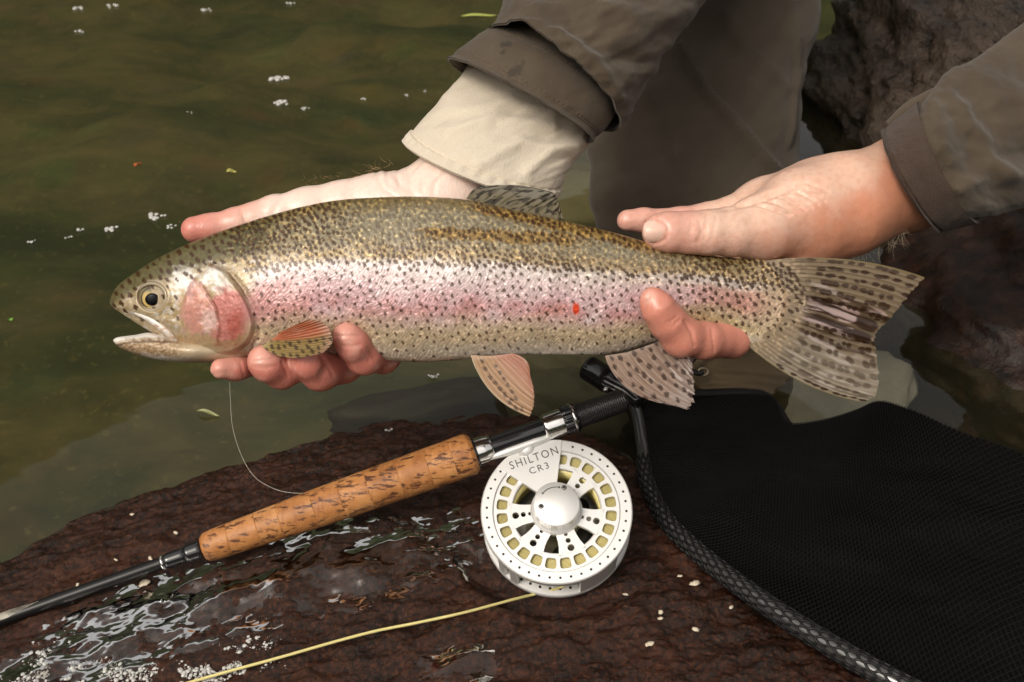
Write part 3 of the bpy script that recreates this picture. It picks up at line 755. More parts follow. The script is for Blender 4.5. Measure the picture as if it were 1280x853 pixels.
def tail_c(x, y, u, v):
    nf = fbm(np.stack([u * 30, v * 4, u * 0], -1), 3)
    c = np.tile([.25, .185, .115], (len(x), 1)); c = lerp(c, (.38, .33, .26), .7 * ss(.60, .75, u)); c = lerp(c, (.60, .52, .45), .6 * ss(.1, .5, nf) * ss(.55, .7, u))
    sk = ss(.30, .12, v + .06 * nf)
    c = lerp(c, (.24, .16, .09), .4 * rayline(u, 26) * ss(.05, .3, v))
    mid = ss(.30, .38, u + .05 * nf) * ss(.64, .55, u + .05 * nf) * ss(.08, .2, v)
    c = lerp(c, (.060, .028, .018), .97 * mid * ss(1.25, .5, v) * ss(-.7, .0, np.sin(u * 75) + nf))
    c = lerp(c, (.68, .50, .45), .85 * ss(.2, .45, nf) * mid)
    c = lerp(c, (.28, .22, .11), ss(.03, 0, np.minimum(u, 1 - u)))
    for pl, wd, cl, k_ in (([(978, 362), (1030, 382), (1090, 408)], 7, (.045, .022, .014), .92), ([(975, 388), (1030, 402), (1084, 424)], 6.5, (.045, .022, .014), .92), ([(990, 350), (1040, 365), (1100, 392)], 3, (.06, .03, .018), .7), ([(985, 408), (1040, 430), (1092, 446)], 2.5, (.07, .04, .025), .7),
                           ([(1004, 374), (1035, 386), (1066, 400)], 3.6, (.78, .60, .57), .9), ([(1000, 397), (1030, 406), (1062, 420)], 2.8, (.74, .56, .53), .8), ([(1010, 420), (1040, 436)], 2.4, (.78, .66, .62), .8), ([(1010, 352), (1050, 368)], 2.4, (.70, .58, .52), .7)):  # these pale pink streaks are highlights painted into the fin colour
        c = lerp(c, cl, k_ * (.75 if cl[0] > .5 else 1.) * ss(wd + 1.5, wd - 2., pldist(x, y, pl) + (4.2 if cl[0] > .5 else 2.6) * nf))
    # spots: rows running along the rays
    a = np.zeros(len(x))
    for i in range(15):
        uc = .03 + .94 * i / 14
        if .40 < uc < .55: continue
        for j in range(12):
            vc = .06 + .077 * j + .03 * ((i * 7) % 3) + .015 * rng.normal(); 
            q = np.hypot((u - uc - .006 * rng.normal()) * 38, (v - vc - .012 * rng.normal()) * 23) + .35 * nf
            a = np.maximum(a, ss(.85, .55, q))
    sb = np.tile([.44, .335, .22], (len(x), 1)); d_ = scale_dots(x, y)[0]; sb = sb * (.82 + .5 * d_)[:, None]; sb = paint_spots(x, y, sb)
    c = c * (1 - sk[:, None]) + sb * sk[:, None]; a = a * (1 - sk)
    return lerp(c, (.050, .022, .010), a * (.9 - .35 * ss(.62, .78, u) * ss(.97, .9, u)))
def tail_fold(u, v): return .006 * np.exp(-((u - .42) / .07) ** 2) * ss(0, .5, v) - .005 * np.exp(-((u - .53) / .06) ** 2) * ss(0, .5, v)
fin('tail_fin', [(955, 326), (974, 346), (984, 372), (978, 398), (955, 418), (926, 424)], [(1156, 347), (1140, 364), (1126, 382), (1109, 402), (1094, 419), (1095, 439), (1098, 470), (1095, 494), (1080, 503)],
    (4, -12), (-4, 13), .6642, .676, 260, 130, tail_c, 26, .0005, 1.6, folds=tail_fold)
ANS = spots_in(755, 870, 410, 512, 10, 2.2, 3.3)
def anal_c(x, y, u, v):
    nf = fbm(np.stack([u * 24, v * 4, u * 0 + 3], -1), 3)
    c = np.tile([.42, .30, .23], (len(x), 1)); c = lerp(c, (.50, .41, .37), ss(.55, .95, v) * .9); c = lerp(c, (.30, .22, .18), .6 * ss(.3, .8, u))
    c = lerp(c, (.70, .63, .60), .8 * ss(.15, .5, nf) * ss(.3, .6, v)); c = lerp(c, (.22, .13, .10), .5 * rayline(u, 14) * ss(.1, .4, v))
    return paint_spots(x, y, c, ANS, (.06, .028, .018), .85 )
fin('anal_fin', [(756, 445), (785, 440), (820, 428), (852, 414)], [(848, 508), (862, 510), (868, 492), (866, 470), (866, 450)], (-14, 12), (0, 0), .646, .642, 160, 80, anal_c, 13, .0012, 3.0)
PES = [(607 + 6 * i + rng.normal(), 462 + 8.2 * i + rng.normal(), 2.6) for i in range(7)] + [(620 + 5 * i, 458 + 8 * i, 2.2) for i in range(6)] + [(603, 452, 2.2), (640, 500, 2), (652, 512, 2.2)]
def pelv_c(x, y, u, v):
    nf = fbm(np.stack([u * 20, v * 3, u * 0 + 6], -1), 3)
    c = np.tile([.52, .33, .19], (len(x), 1)); c = lerp(c, (.55, .27, .19), ss(.3, .8, u)); c = lerp(c, (.66, .50, .42), .7 * ss(.1, .5, nf) * ss(.5, 1, u))
    c = lerp(c, (.36, .17, .10), .5 * rayline(u, 11) * ss(.1, .4, v)); c = lerp(c, (.62, .52, .34), ss(.05, 0, u))
    return paint_spots(x, y, c, PES, (.07, .03, .018), .8)
fin('pelvic_fin', [(588, 444), (605, 445), (625, 444), (641, 442)], [(662, 521), (667, 506), (667, 487), (662, 468)], (-9, 10), (6, -4), .636, .626, 140, 70, pelv_c, 11, .001, .9)
PCS = spots_in(325, 415, 420, 446, 7.5, 1.8, 2.6)
def pect_c(x, y, u, v):
    nf = fbm(np.stack([u * 26, v * 3, u * 0 + 9], -1), 3)
    c = np.tile([.40, .29, .10], (len(x), 1)); c = lerp(c, (.55, .17, .08), ss(.42, .6, u) ); c = lerp(c, (.60, .38, .28), .7 * ss(.8, 1, v))
    c = lerp(c, (.66, .40, .30), .5 * ss(.2, .5, nf) * ss(.4, .7, u)); c = lerp(c, (.20, .07, .035), .55 * rayline(u, 15) * ss(.1, .35, v))
    c2 = paint_spots(x, y, c, PCS, (.05, .028, .012), .85); m = ss(.55, .4, u)[:, None]; return c2 * m + c * (1 - m)
fin('pectoral_fin', [(327, 433), (334, 428), (342, 423), (350, 416)], [(404, 441), (415, 430), (414, 418), (405, 404), (387, 399)], (-6, 10), (-6, 2), .628, .612, 150, 70, pect_c, 14, .0007, .8)
def dors_c(x, y, u, v):
    nf = fbm(np.stack([v * 3.5, u * 16, u * 0 + 2], -1), 3)
    c = np.tile([.20, .165, .095], (len(x), 1)); c = lerp(c, (.27, .25, .20), ss(.0, .7, 1 - u) * ss(.3, .8, v) * .8)
    c = lerp(c, (.030, .020, .010), .9 * ss(.02, .22, nf)); c = lerp(c, (.03, .02, .012), ss(.95, 1, v) * .8); return c
fin('dorsal_fin', [(583, 249), (620, 258), (665, 269), (706, 277)], [(606, 232), (648, 232), (688, 240), (697, 251), (702, 266)], (-2, -4), (0, 0), .651, .655, 160, 50, dors_c, 12, .0009, .5)

# ==================================================================== ANGLER
def skin_mat():
    M = Mat('skin', rough=.38, spec=.45, sss=.15, coat=.22, coat_rough=.2)
    M.base(M.attr('col')); pc = M.attr('px', 'Vector')
    v = M.voro(.42, M.mapped(pc, (1, .7, 1)), out='Distance')
    p = M.bump(v, .25, .0005); M.bump(M.noise(.16, pc, 3, .5), .14, .001, prev=p)
    return M.m
SKIN = skin_mat()
HAND_A = (chain([(690, 75, .76, 60), (600, 190, .712, 55), (566, 240, .698, 51)], .012) +
          chain([(566, 240, .698, 51), (520, 268, .692, 48), (478, 258, .688, 36), (430, 258, .683, 31)], .014) +
          chain([(430, 258, .683, 31), (385, 262, .680, 27.5), (345, 268, .676, 23.5), (318, 274, .673, 20)], .004) +
          chain([(318, 274, .673, 20), (296, 279, .671, 18.5), (262, 285, .668, 17), (243, 287, .666, 16.5)], .004) +
          chain([(560, 270, .70, 48), (500, 340, .705, 52), (450, 385, .70, 45)], .014) +
          chain([(500, 300, .70, 50), (430, 340, .70, 44)], .014) +
          chain([(500, 410, .685, 24), (478, 444, .664, 22), (455, 447, .644, 21), (441, 430, .633, 20), (434, 421, .630, 18.5)], .004) +
          chain([(460, 410, .690, 26), (430, 455, .668, 23), (400, 464, .650, 24), (386, 452, .638, 21), (380, 436, .634, 17)], .004) +
          chain([(410, 410, .690, 26), (378, 452, .665, 22), (352, 463, .647, 22.5), (335, 456, .636, 20.5), (329, 451, .634, 19.5)], .004) +
          chain([(370, 410, .690, 24), (325, 452, .665, 16), (296, 461, .650, 14.5), (276, 461, .643, 13)], .004))
HAND_B = (chain([(1205, 192, .758, 46), (1140, 226, .726, 57), (1050, 258, .700, 61), (1000, 268, .688, 53)], .012) +
          chain([(1000, 268, .688, 53), (955, 284, .672, 38), (915, 290, .662, 31)], .012) +
          chain([(915, 290, .662, 31), (885, 291, .657, 28), (862, 291, .655, 26)], .003) +
          chain([(862, 291, .655, 26), (835, 290, .652, 25), (825, 290, .651, 22.5)], .003) +
          chain([(1010, 240, .71, 36), (950, 255, .708, 26), (915, 268, .70, 22)], .012) +
          chain([(915, 268, .70, 22), (850, 276, .690, 16), (805, 276, .683, 14.5), (784, 276, .680, 13.5)], .004) +
          chain([(1000, 290, .70, 52), (975, 345, .708, 46), (935, 385, .70, 36)], .014) +
          chain([(945, 385, .695, 30), (915, 424, .672, 23), (880, 426, .652, 22.5), (852, 421, .642, 25)], .004) +
          chain([(852, 421, .642, 25), (834, 401, .634, 22.5), (822, 385, .629, 20), (815, 374, .628, 15)], .004))
def body_prims():
    W = lambda *p: np.array(p, float)
    pr = []
    def c(*pts):
        for a, b in zip(pts[:-1], pts[1:]): pr.append((W(*a[:3]), a[3], W(*b[:3]), b[3], .03))
    a0 = at(690, 75, .76); a1 = at(830, -90, .86); b0 = at(1235, 178, .762); b1 = at(1500, 10, .92)
    c((*a0, .034), (*a1, .042), (.16, 1.16, .74, .055), (.33, 1.20, .78, .09))
    b2 = at(1345, 122, .835); b1 = at(1482, 42, .935); b3 = at(1500, -185, 1.05)
    c((*b0, .032), (*b2, .030), (*b1, .030), (*b3, .032), (.54, 1.16, .76, .05), (.33, 1.20, .78, .09))
    c((.26, 1.2, .72, .11), (.11, 1.36, .42, .11)); c((.42, 1.2, .72, .11), (.19, 1.36, .42, .11))
    c((.34, 1.19, .78, .06), (.34, 1.14, .92, .055), (.34, 1.10, 1.03, .085)); c((.34, 1.10, 1.03, .085), (.34, 1.05, .98, .06))
    c((.34, 1.02, 1.00, .012), (.34, .985, .975, .014))
    l0 = at(900, -40, 1.02); l1 = at(915, 430, .86)
    c((.15, 1.36, .40, .09), (*(l0 + np.array([0, .05, -.02])), .035), (*(l1 + np.array([0, .03, 0])), .025)); c((.16, 1.38, .40, .09), (.22, 1.36, .2, .05), (.25, 1.42, -.1, .03))
    return pr
def skin_paint(V, N):
    x, y, _ = proj(V); fr = (N @ FW) < .25
    nz = fbm(V * 60, 3); nf = fbm(V * 260, 3)
    c = np.tile([.75, .50, .40], (len(V), 1))
    left = x < 720
    pale = np.array([.82, .64, .55]); red = np.array([.55, .135, .10]); org = np.array([.62, .245, .135]); pink = np.array([.70, .34, .27])
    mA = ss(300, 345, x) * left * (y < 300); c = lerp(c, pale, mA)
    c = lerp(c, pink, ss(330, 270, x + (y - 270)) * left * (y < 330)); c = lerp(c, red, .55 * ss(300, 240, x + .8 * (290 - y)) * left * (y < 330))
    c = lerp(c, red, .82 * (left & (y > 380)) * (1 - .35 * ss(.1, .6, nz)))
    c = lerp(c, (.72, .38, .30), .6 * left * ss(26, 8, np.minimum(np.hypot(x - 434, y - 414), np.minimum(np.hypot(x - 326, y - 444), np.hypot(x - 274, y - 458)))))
    B = ~left
    c = lerp(c, org, .9 * B * ss(890, 1110, x + .9 * (y - 260) + 45 * nz) * (y < 345))
    c = lerp(c, (.74, .50, .38), .7 * B * ss(45, 15, pldist(x, y, [(880, 270), (950, 255), (1010, 225), (1080, 195)]) + 8 * nz))
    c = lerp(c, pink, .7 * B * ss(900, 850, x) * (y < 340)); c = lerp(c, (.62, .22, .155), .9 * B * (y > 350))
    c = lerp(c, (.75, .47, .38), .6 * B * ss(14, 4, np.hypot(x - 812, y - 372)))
    c = lerp(c, (.52, .18, .10), .14 * B * ss(-.2, .5, nf) * (y < 345)); c = lerp(c, (.55, .22, .15), .10 * ss(-.1, .6, nf))
    return np.clip(c * (1 + .05 * nz)[:, None], .01, .9)
CREASES = [([(302, 262), (308, 282)], 3, .0009), ([(352, 245), (340, 268)], 5, .0006), ([(470, 214), (478, 235), (496, 247)], 3, .0006), ([(480, 205), (500, 228), (520, 246)], 4, .0005),
           ([(426, 432), (438, 434), (450, 431)], 2, .0005), ([(318, 459), (332, 460), (345, 458)], 2, .0005), ([(402, 443), (408, 458), (402, 468)], 3.5, .0013), ([(268, 468), (284, 466)], 3, .0005),
           ([(874, 277), (878, 288), (872, 304)], 2.5, .0007), ([(866, 278), (862, 292), (866, 304)], 2.5, .0005), ([(856, 402), (864, 414), (868, 432)], 2., .0009), ([(806, 378), (804, 392)], 2.5, .0006),
           ([(812, 368), (806, 380)], 2, .0006)]
CREASES.append(([(819 + 16.5 * math.cos(q), 289 + 15.5 * math.sin(q)) for q in np.linspace(-2.4, 2.4, 26)], 1.6, .0009))
for i in range(13):
    t = i / 12; CREASES.append(([(905 + 62 * t, 262 - 24 * t), (945 + 62 * t, 254 - 22 * t + 4 * math.sin(i * 2)), (985 + 50 * t, 270 - 26 * t + 5 * math.sin(i * 3))], 1.8, .0010))
for i in range(5): CREASES.append(([(502 + 14 * i, 186 + 7 * i), (480 + 16 * i, 205 + 6 * i + 2 * (i % 2)), (486 + 14 * i, 230 + 3 * i)], 2.4, .0007))
for a_, b_ in (((452, 440), (462, 452)), ((458, 436), (468, 448)), ((352, 452), (360, 472)), ((358, 450), (367, 470)), ((405, 446), (416, 470)), ((300, 452), (305, 470)), ((836, 404), (846, 396)), ((839, 409), (850, 400)), ((890, 412), (893, 440)), ((418, 420), (450, 420)), ((316, 452), (342, 449)), ((896, 270), (890, 300)), ((884, 268), (880, 300))):
    CREASES.append(([a_, b_], 1.4, .0006))
def build_person():
    Vs = []; Qs = []; n0 = 0; nh = 0
    for pr in (HAND_A, HAND_B):
        V, Q = sdf_mesh(pr, .00115, .004); V = relax(V, Q, 2)
        N = vnormals(V, Q); x, y, _ = proj(V); fr = ss(.3, -.1, N @ FW)
        dsp = .00035 * fbm(V * 55, 3)
        for pl, wd, dp in CREASES:
            q = pldist(x, y, pl); dsp = dsp - dp * np.exp(-(q / wd) ** 2) * fr
        V = V + N * dsp[:, None]; Vs.append(V); Qs.append(Q + n0); n0 += len(V)
    V, Q = sdf_mesh(body_prims(), .012, .03, pad=.05); Vs.append(V); Qs.append(Q + n0)
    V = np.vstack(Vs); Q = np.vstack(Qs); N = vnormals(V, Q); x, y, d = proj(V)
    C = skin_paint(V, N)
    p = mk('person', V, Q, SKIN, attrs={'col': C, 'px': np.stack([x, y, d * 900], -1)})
    return tag(p, 'angler in brown wading jacket and waders holding the trout in both hands', 'person')
person = build_person()
# finger nail
def nail(c, ax, ay, rx, ry, lift, label=None):
    """c px centre, rx/ry px radii; ax = image angle; ay = depth at centre"""
    n, m = 10, 28; r = np.linspace(0, 1, n); a = np.linspace(0, 2 * np.pi, m, endpoint=False); Rr, A = np.meshgrid(r, a, indexing='ij')
    sq = lambda t: np.sign(t) * np.abs(t) ** .75
    u = Rr * sq(np.cos(A)); v = Rr * sq(np.sin(A)); ca, sa = math.cos(ax), math.sin(ax)
    X = c[0] + rx * u * ca - ry * v * sa; Y = c[1] + rx * u * sa + ry * v * ca
    D = ay + lift * (v ** 2 * 1.0 + .35 * u ** 2) + .0006 * ss(.85, 1, Rr)
    V = at(X.ravel(), Y.ravel(), D.ravel())
    M = Mat('nail', (.70, .46, .38), .38, coat=.1, sss=.1); M.base(M.mix(M.noise(120, None, 3), (.70, .44, .35), (.80, .57, .47)))
    return mk('nail', V, grid_faces(n, m, cv=True)[:, ::-1], M.m, person)
nail((819, 289), 0, .651 - 22.8 * .651 / F - .0006, 15, 14, .0040)
# hairs
def hairs(name, root_a, root_b, d0, d1, n, L, dirv, col, spread=.5):
    B = MB()
    for i in range(n):
        t = rng.random(); x = root_a[0] + (root_b[0] - root_a[0]) * t + rng.normal() * 4; y = root_a[1] + (root_b[1] - root_a[1]) * t + rng.normal() * 3
        a = math.atan2(dirv[1], dirv[0]) + spread * rng.normal(); l = L * (.4 + .9 * rng.random()); cv = rng.normal() * .5; P = []
        d = d0 + (d1 - d0) * t
        for k in range(6):
            q = k / 5; P.append(at(x + l * q * math.cos(a + cv * q), y + l * q * math.sin(a + cv * q), d - .002 * rng.random()))
        B.tube(np.array(P), np.linspace(.00008, .00003, 6), 4)
    M = Mat('hair', col, .4); tag(B.build(name, M.m, person), kind='stuff')
hairs('arm_hair', (490, 206), (440, 224), .688, .682, 30, 11, (-1, -.2), (.45, .30, .14))
hairs('arm_hair', (430, 219), (380, 229), .684, .678, 22, 5, (-1, -.6), (.45, .26, .14))
hairs('arm_hair', (1135, 288), (1065, 316), .705, .695, 70, 20, (-.3, 1), (.50, .40, .26), .55)
hairs('arm_hair', (1060, 312), (960, 318), .69, .682, 40, 8, (-.5, 1), (.5, .36, .22), .4)

def cloth_mat(name, col, rough=.75, weave=900, wstr=.25, spots=False, wear=.2):
    M = Mat(name, rough=rough, spec=.25); o = M.obj(); uv = M.attr('px', 'Vector')
    n = M.noise(14, o, 5, .6); c = M.mix(M.ramp(n, [(.35, 0.), (.7, 1.)]), tuple(q * (1 - wear) for q in col), tuple(q * (1 + wear) for q in col))
    M.base(c); p = M.bump(M.noise(weave, o, 2, .5), wstr * 2, .0007); M.bump(M.noise(45, o, 4, .55), .35, .003, prev=p)
    M.b.inputs['Sheen Weight'].default_value = .15
    return M
JK = cloth_mat('jacket_cloth', (.078, .057, .037)); JKM = JK.m
_bc = JK.b.inputs['Base Color'].links[0].from_socket; JK.base(JK.mix(JK.attr('wet', 'Fac'), _bc, (.035, .026, .018)))
SHM = cloth_mat('shirt_cloth', (.62, .54, .43), .85, 700, .3, wear=.06).m
WDM = cloth_mat('wader_cloth', (.078, .060, .042), .8, 800, .35, wear=.12).m
KHM = cloth_mat('boot_cloth', (.14, .10, .055), .7, 500, .4).m
STRAP = cloth_mat('strap_pile', (.058, .031, .018), .95, 1500, .9).m

def sleeve(name, rings, mat, parent, n=110, m=150, wr=None, thick=.0016, smoothn=True, seam=(), wet=()):
    """rings: (Lx, Ly, Rx, Ry, depth, depth-ratio, bulge-x, bulge-y); ellipse per ring, inner wall folded back"""
    Rg = poly(rings, n); a = np.linspace(0, 2 * np.pi, m, endpoint=False)
    U = np.linspace(0, 1, n)
    def shell(off):
        lx, ly, rx, ry, d, dr, bx, by = [Rg[:, i][:, None] for i in range(8)]
        hx, hy = (lx - rx) / 2, (ly - ry) / 2; hl = np.hypot(hx, hy); k = 1 - off / (hl * d / F)
        cx, cy = (lx + rx) / 2, (ly + ry) / 2; ca, sa = np.cos(a)[None], np.sin(a)[None]
        X = cx + hx * k * ca + bx * sa; Y = cy + hy * k * ca + by * sa; D = d - hl * d / F * dr * k * sa
        return at(X, Y, D)
    V = shell(0.)
    Q = grid_faces(n, m, cv=True); Vf = V.reshape(-1, 3); N = vnormals(Vf, Q)
    ctr = np.repeat(V.mean(1), m, 0); 
    if ((Vf - ctr) * N).sum() < 0: N = -N; Q = Q[:, ::-1]
    u = np.repeat(U, m); ang = np.tile(a, n)
    dsp = wr(u, ang, Vf) if wr else 0 * u
    for s_, wd, dp in seam: dsp = dsp - dp * np.exp(-((u - s_) / wd) ** 2)
    Vo = Vf + N * dsp[:, None]; Vi = Vo - N * thick
    f2 = Q[:, ::-1] + n * m
    i0 = np.arange(m); i1 = (i0 + 1) % m
    capf = np.stack([i0, i1, i1 + n * m, i0 + n * m], 1); e = (n - 1) * m; capb = np.stack([e + i1, e + i0, e + i0 + n * m, e + i1 + n * m], 1)
    x, y, d = proj(np.vstack([Vo, Vi]))
    at_ = {'px': np.stack([x, y, d], -1)}
    if wet:
        nf = fbm(np.stack([x / 7, y / 7, x * 0], -1), 3); at_['wet'] = np.max([ss(r_ + 1.2, r_ - 1.2, pldist(x, y, pl) + 3.0 * nf) * k_ for pl, r_, k_ in wet], 0)
    return mk(name, np.vstack([Vo, Vi]), [Q, f2, capf, capb], mat, parent, attrs=at_)

# shirt cuff
def wr_shirt(u, a, V):
    x, y, _ = proj(V)
    w = .0016 * fbm(np.stack([x / 60 + y / 120, y / 26 + x / 70, a * 0], -1), 3) * ss(.05, .25, u)
    for pl, wd, dp in (([(560, 165), (620, 150), (690, 160)], 9, .003), ([(600, 205), (650, 180), (715, 190)], 8, .0028), ([(575, 140), (640, 128), (690, 140)], 8, .002), ([(660, 215), (690, 190), (725, 180)], 7, .0025)):
        q = pldist(x, y, pl); w = w + dp * np.exp(-(q / wd) ** 2)
    w = w + .0005 * np.sin(a * 34 + 5 * u) * ss(.02, .05, u) * ss(.14, .09, u) + .0012 * ss(.105, .095, u) - .0008 * np.exp(-((u - .11) / .012) ** 2)
    return w
sleeve('shirt_cuff', [(504, 177, 693, 250, .700, .78, -6, 14), (530, 148, 712, 215, .706, .8, -8, 18), (560, 112, 728, 188, .716, .8, -10, 20), (585, 80, 742, 160, .73, .8, -10, 22), (615, 40, 760, 120, .745, .8, -8, 20)], SHM, person, n=150, m=220, wr=wr_shirt)
# jacket: right arm sleeve (towards the top of the picture) with turned cuff
def wr_cuff(u, a, V):
    x, y, _ = proj(V)
    return .0008 * fbm(np.stack([x / 40, y / 30, a * 0 + 2], -1), 3) - .0006 * np.exp(-((u - .10) / .02) ** 2) - .0005 * np.exp(-((u - .80) / .03) ** 2) - .0007 * (np.sin(a * 95) > -.3) * np.exp(-((u - .15) / .012) ** 2) - .0007 * (np.sin(a * 95) > -.3) * np.exp(-((u - .72) / .012) ** 2) + .0015 * ss(.07, .0, u)
cuffA = [(560, 74, 740, 175, .702, .84, 4, -10), (576, 60, 755, 163, .707, .84, 4, -12), (594, 46, 766, 148, .713, .82, 6, -14), (610, 36, 772, 134, .72, .78, 8, -16), (630, 18, 776, 116, .728, .72, 8, -18)]
def wr_jk(u, a, V):
    x, y, _ = proj(V); w = .0042 * fbm(np.stack([x / 60 + y / 80, y / 42, a * 0 + 6], -1), 4)
    for pl, wd, dp in (([(640, 32), (700, 40), (745, 75), (772, 120)], 9, .0035), ([(690, 20), (760, 60), (800, 80)], 13, -.004), ([(720, -5), (800, 30), (860, 20)], 14, .004), ([(650, 5), (700, 22)], 10, .003), ([(770, 140), (815, 95), (860, 40)], 4, -.0012)):
        w = w + dp * np.exp(-(pldist(x, y, pl) / wd) ** 2)
    return w
slA = sleeve('jacket_sleeve', [(609, 33, 771, 156, .708, .95, 14, -32), (618, 20, 792, 128, .716, .98, 14, -32), (632, -6, 828, 80, .735, .95, 10, -26), (672, -60, 888, -8, .78, .95, 6, -14), (760, -150, 985, -105, .88, .9, 0, 0), (870, -300, 1065, -270, 1.02, .9, 0, 0), (905, -430, 1090, -400, 1.17, .9, 0, 0)], JKM, person, n=170, m=170, wr=wr_jk)
sleeve('cuff', cuffA, JKM, slA, n=120, m=360, wr=wr_cuff, thick=.002, wet=[([(628, 58), (636, 54)], 3.0, .9), ([(632, 62), (627, 67)], 1.6, .9), ([(638, 92), (650, 86)], 4.5, .7), ([(648, 92), (654, 78)], 2.5, .6), ([(672, 63), (674, 64)], 1.2, .7)])
# dark wet spots on that cuff are real water drops
# jacket: left arm sleeve from the right edge
def wr_jb(u, a, V):
    x, y, _ = proj(V); w = .0045 * fbm(np.stack([x / 60, y / 48, a * 0 + 16], -1), 4)
    for pl, wd, dp in (([(1190, 120), (1220, 170), (1255, 215)], 12, .004), ([(1215, 175), (1250, 195), (1290, 190)], 10, -.004), ([(1200, 235), (1240, 215), (1275, 225)], 10, .003)):
        w = w + dp * np.exp(-(pldist(x, y, pl) / wd) ** 2)
    return w
slB = sleeve('jacket_sleeve', [(1128, 156, 1194, 276, .722, .98, -12, -2), (1165, 113, 1232, 271, .732, .98, -14, 0), (1185, 95, 1262, 266, .75, .92, -14, 2), (1232, 62, 1310, 258, .775, .92, -12, 2), (1310, 8, 1390, 235, .83, .92, -8, 2), (1430, -70, 1535, 150, .93, .9, 0, 0), (1440, -240, 1560, -130, 1.05, .9, 0, 0), (1330, -380, 1440, -330, 1.2, .9, 0, 0)], JKM, person, n=170, m=170, wr=wr_jb)
sleeve('cuff_strap', [(1105, 163, 1174, 290, .709, 1.08, -15, -3), (1118, 152, 1190, 287, .714, 1.08, -15, -3), (1150, 126, 1222, 280, .724, 1.08, -15, -2)], STRAP, slB, n=60, m=160, wr=lambda u, a, V: .0006 * fbm(V * 90, 2) - .0012 * np.exp(-((u - .14) / .05) ** 2) + .0012 * ss(.1, .0, u), thick=.003)
# folded flap above the strap
def flap():
    P = [(1108, 152), (1130, 130), (1162, 112), (1182, 104)]; B = MB()
    up = poly(P, 30); lo = poly([(1112, 163), (1138, 146), (1164, 134), (1180, 122)], 30); n = 14; V = []
    for i in range(30):
        for j in range(n):
            a = 2 * np.pi * j / n; c = (up[i] + lo[i]) / 2; h = (lo[i] - up[i]) / 2
            V.append(at(c[0] + h[0] * np.cos(a), c[1] + h[1] * np.cos(a), .707 + .028 * i / 29 - .006 * np.sin(a)))
    return mk('cuff_flap', np.array(V), [grid_faces(30, n, cv=True), list(range(n))[::-1], [29 * n + j for j in range(n)]], JKM, slB)
flap()
# jacket body, coarse, outside the picture
def jacket_body():
    W = lambda *p: np.array(p, float); pr = []
    def c(*pts):
        for a, b in zip(pts[:-1], pts[1:]): pr.append((W(*a[:3]), a[3], W(*b[:3]), b[3], .05))
    c((.24, 1.2, .74, .135), (.10, 1.36, .44, .14)); c((.44, 1.2, .74, .135), (.20, 1.36, .44, .14)); c((.46, 1.2, .74, .12), (.40, 1.22, .57, .125)); c((.16, 1.17, .75, .085), (.34, 1.22, .80, .11), (.56, 1.17, .76, .085))
    V, Q = sdf_mesh(pr, .012, .05, pad=.06); V = V + vnormals(V, Q) * (.006 * fbm(V * 14, 3))[:, None]
    x, y, d = proj(V); mk('jacket_body', V, Q, JKM, person, attrs={'px': np.stack([x, y, d], -1)})
    B = MB(); v, f = blob((.34, 1.11, 1.06), (.10, .115, .085), 16, 24); B.add(v, f); v, f = blob((.34, 1.0, 1.055), (.085, .08, .012), 10, 24); B.add(v, f)
    B.build('cap', KHM, person)
jacket_body()
# waders
def wr_leg(u, a, V):
    x, y, _ = proj(V); w = .0055 * fbm(np.stack([x / 80 + y / 160, y / 75, a * 0 + 26], -1), 4)
    for pl, wd, dp in (([(848, 60), (880, 110), (925, 165), (972, 212)], 6, .008), ([(990, 0), (1000, 90), (990, 180)], 3, .005), ([(800, 90), (835, 150), (850, 220)], 7, .003), ([(905, 20), (945, 75), (985, 110)], 8, .003), ([(770, 120), (800, 200), (830, 250)], 18, .003), ([(860, 20), (930, 60), (1000, 60)], 20, -.003)):
        w = w + dp * np.exp(-(pldist(x, y, pl) / wd) ** 2)
    return w
sleeve('waders', [(865, 485, 985, 478, .93, .7, 0, 0), (835, 430, 992, 430, .938, .7, 0, 0), (752, 300, 985, 330, .955, .6, 0, 0), (736, 205, 1003, 200, .965, .6, 0, 0), (742, 100, 1012, 80, .985, .6, 0, 0), (775, -10, 1030, -30, 1.02, .65, 0, 0), (790, -140, 1010, -160, 1.12, .8, 0, 0), (690, -210, 920, -210, 1.38, .8, 0, 0)], WDM, person, n=150, m=140, wr=wr_leg)
W2 = [np.array([.16, 1.38, .40]), np.array([.22, 1.36, .2]), np.array([.25, 1.42, -.1]), np.array([.25, 1.45, -.33])]
v, f = tube(poly(W2, 40), np.interp(np.linspace(0, 1, 40), [0, .4, 1], [.13, .095, .065]), 24); mk('waders', v, f, WDM, person)
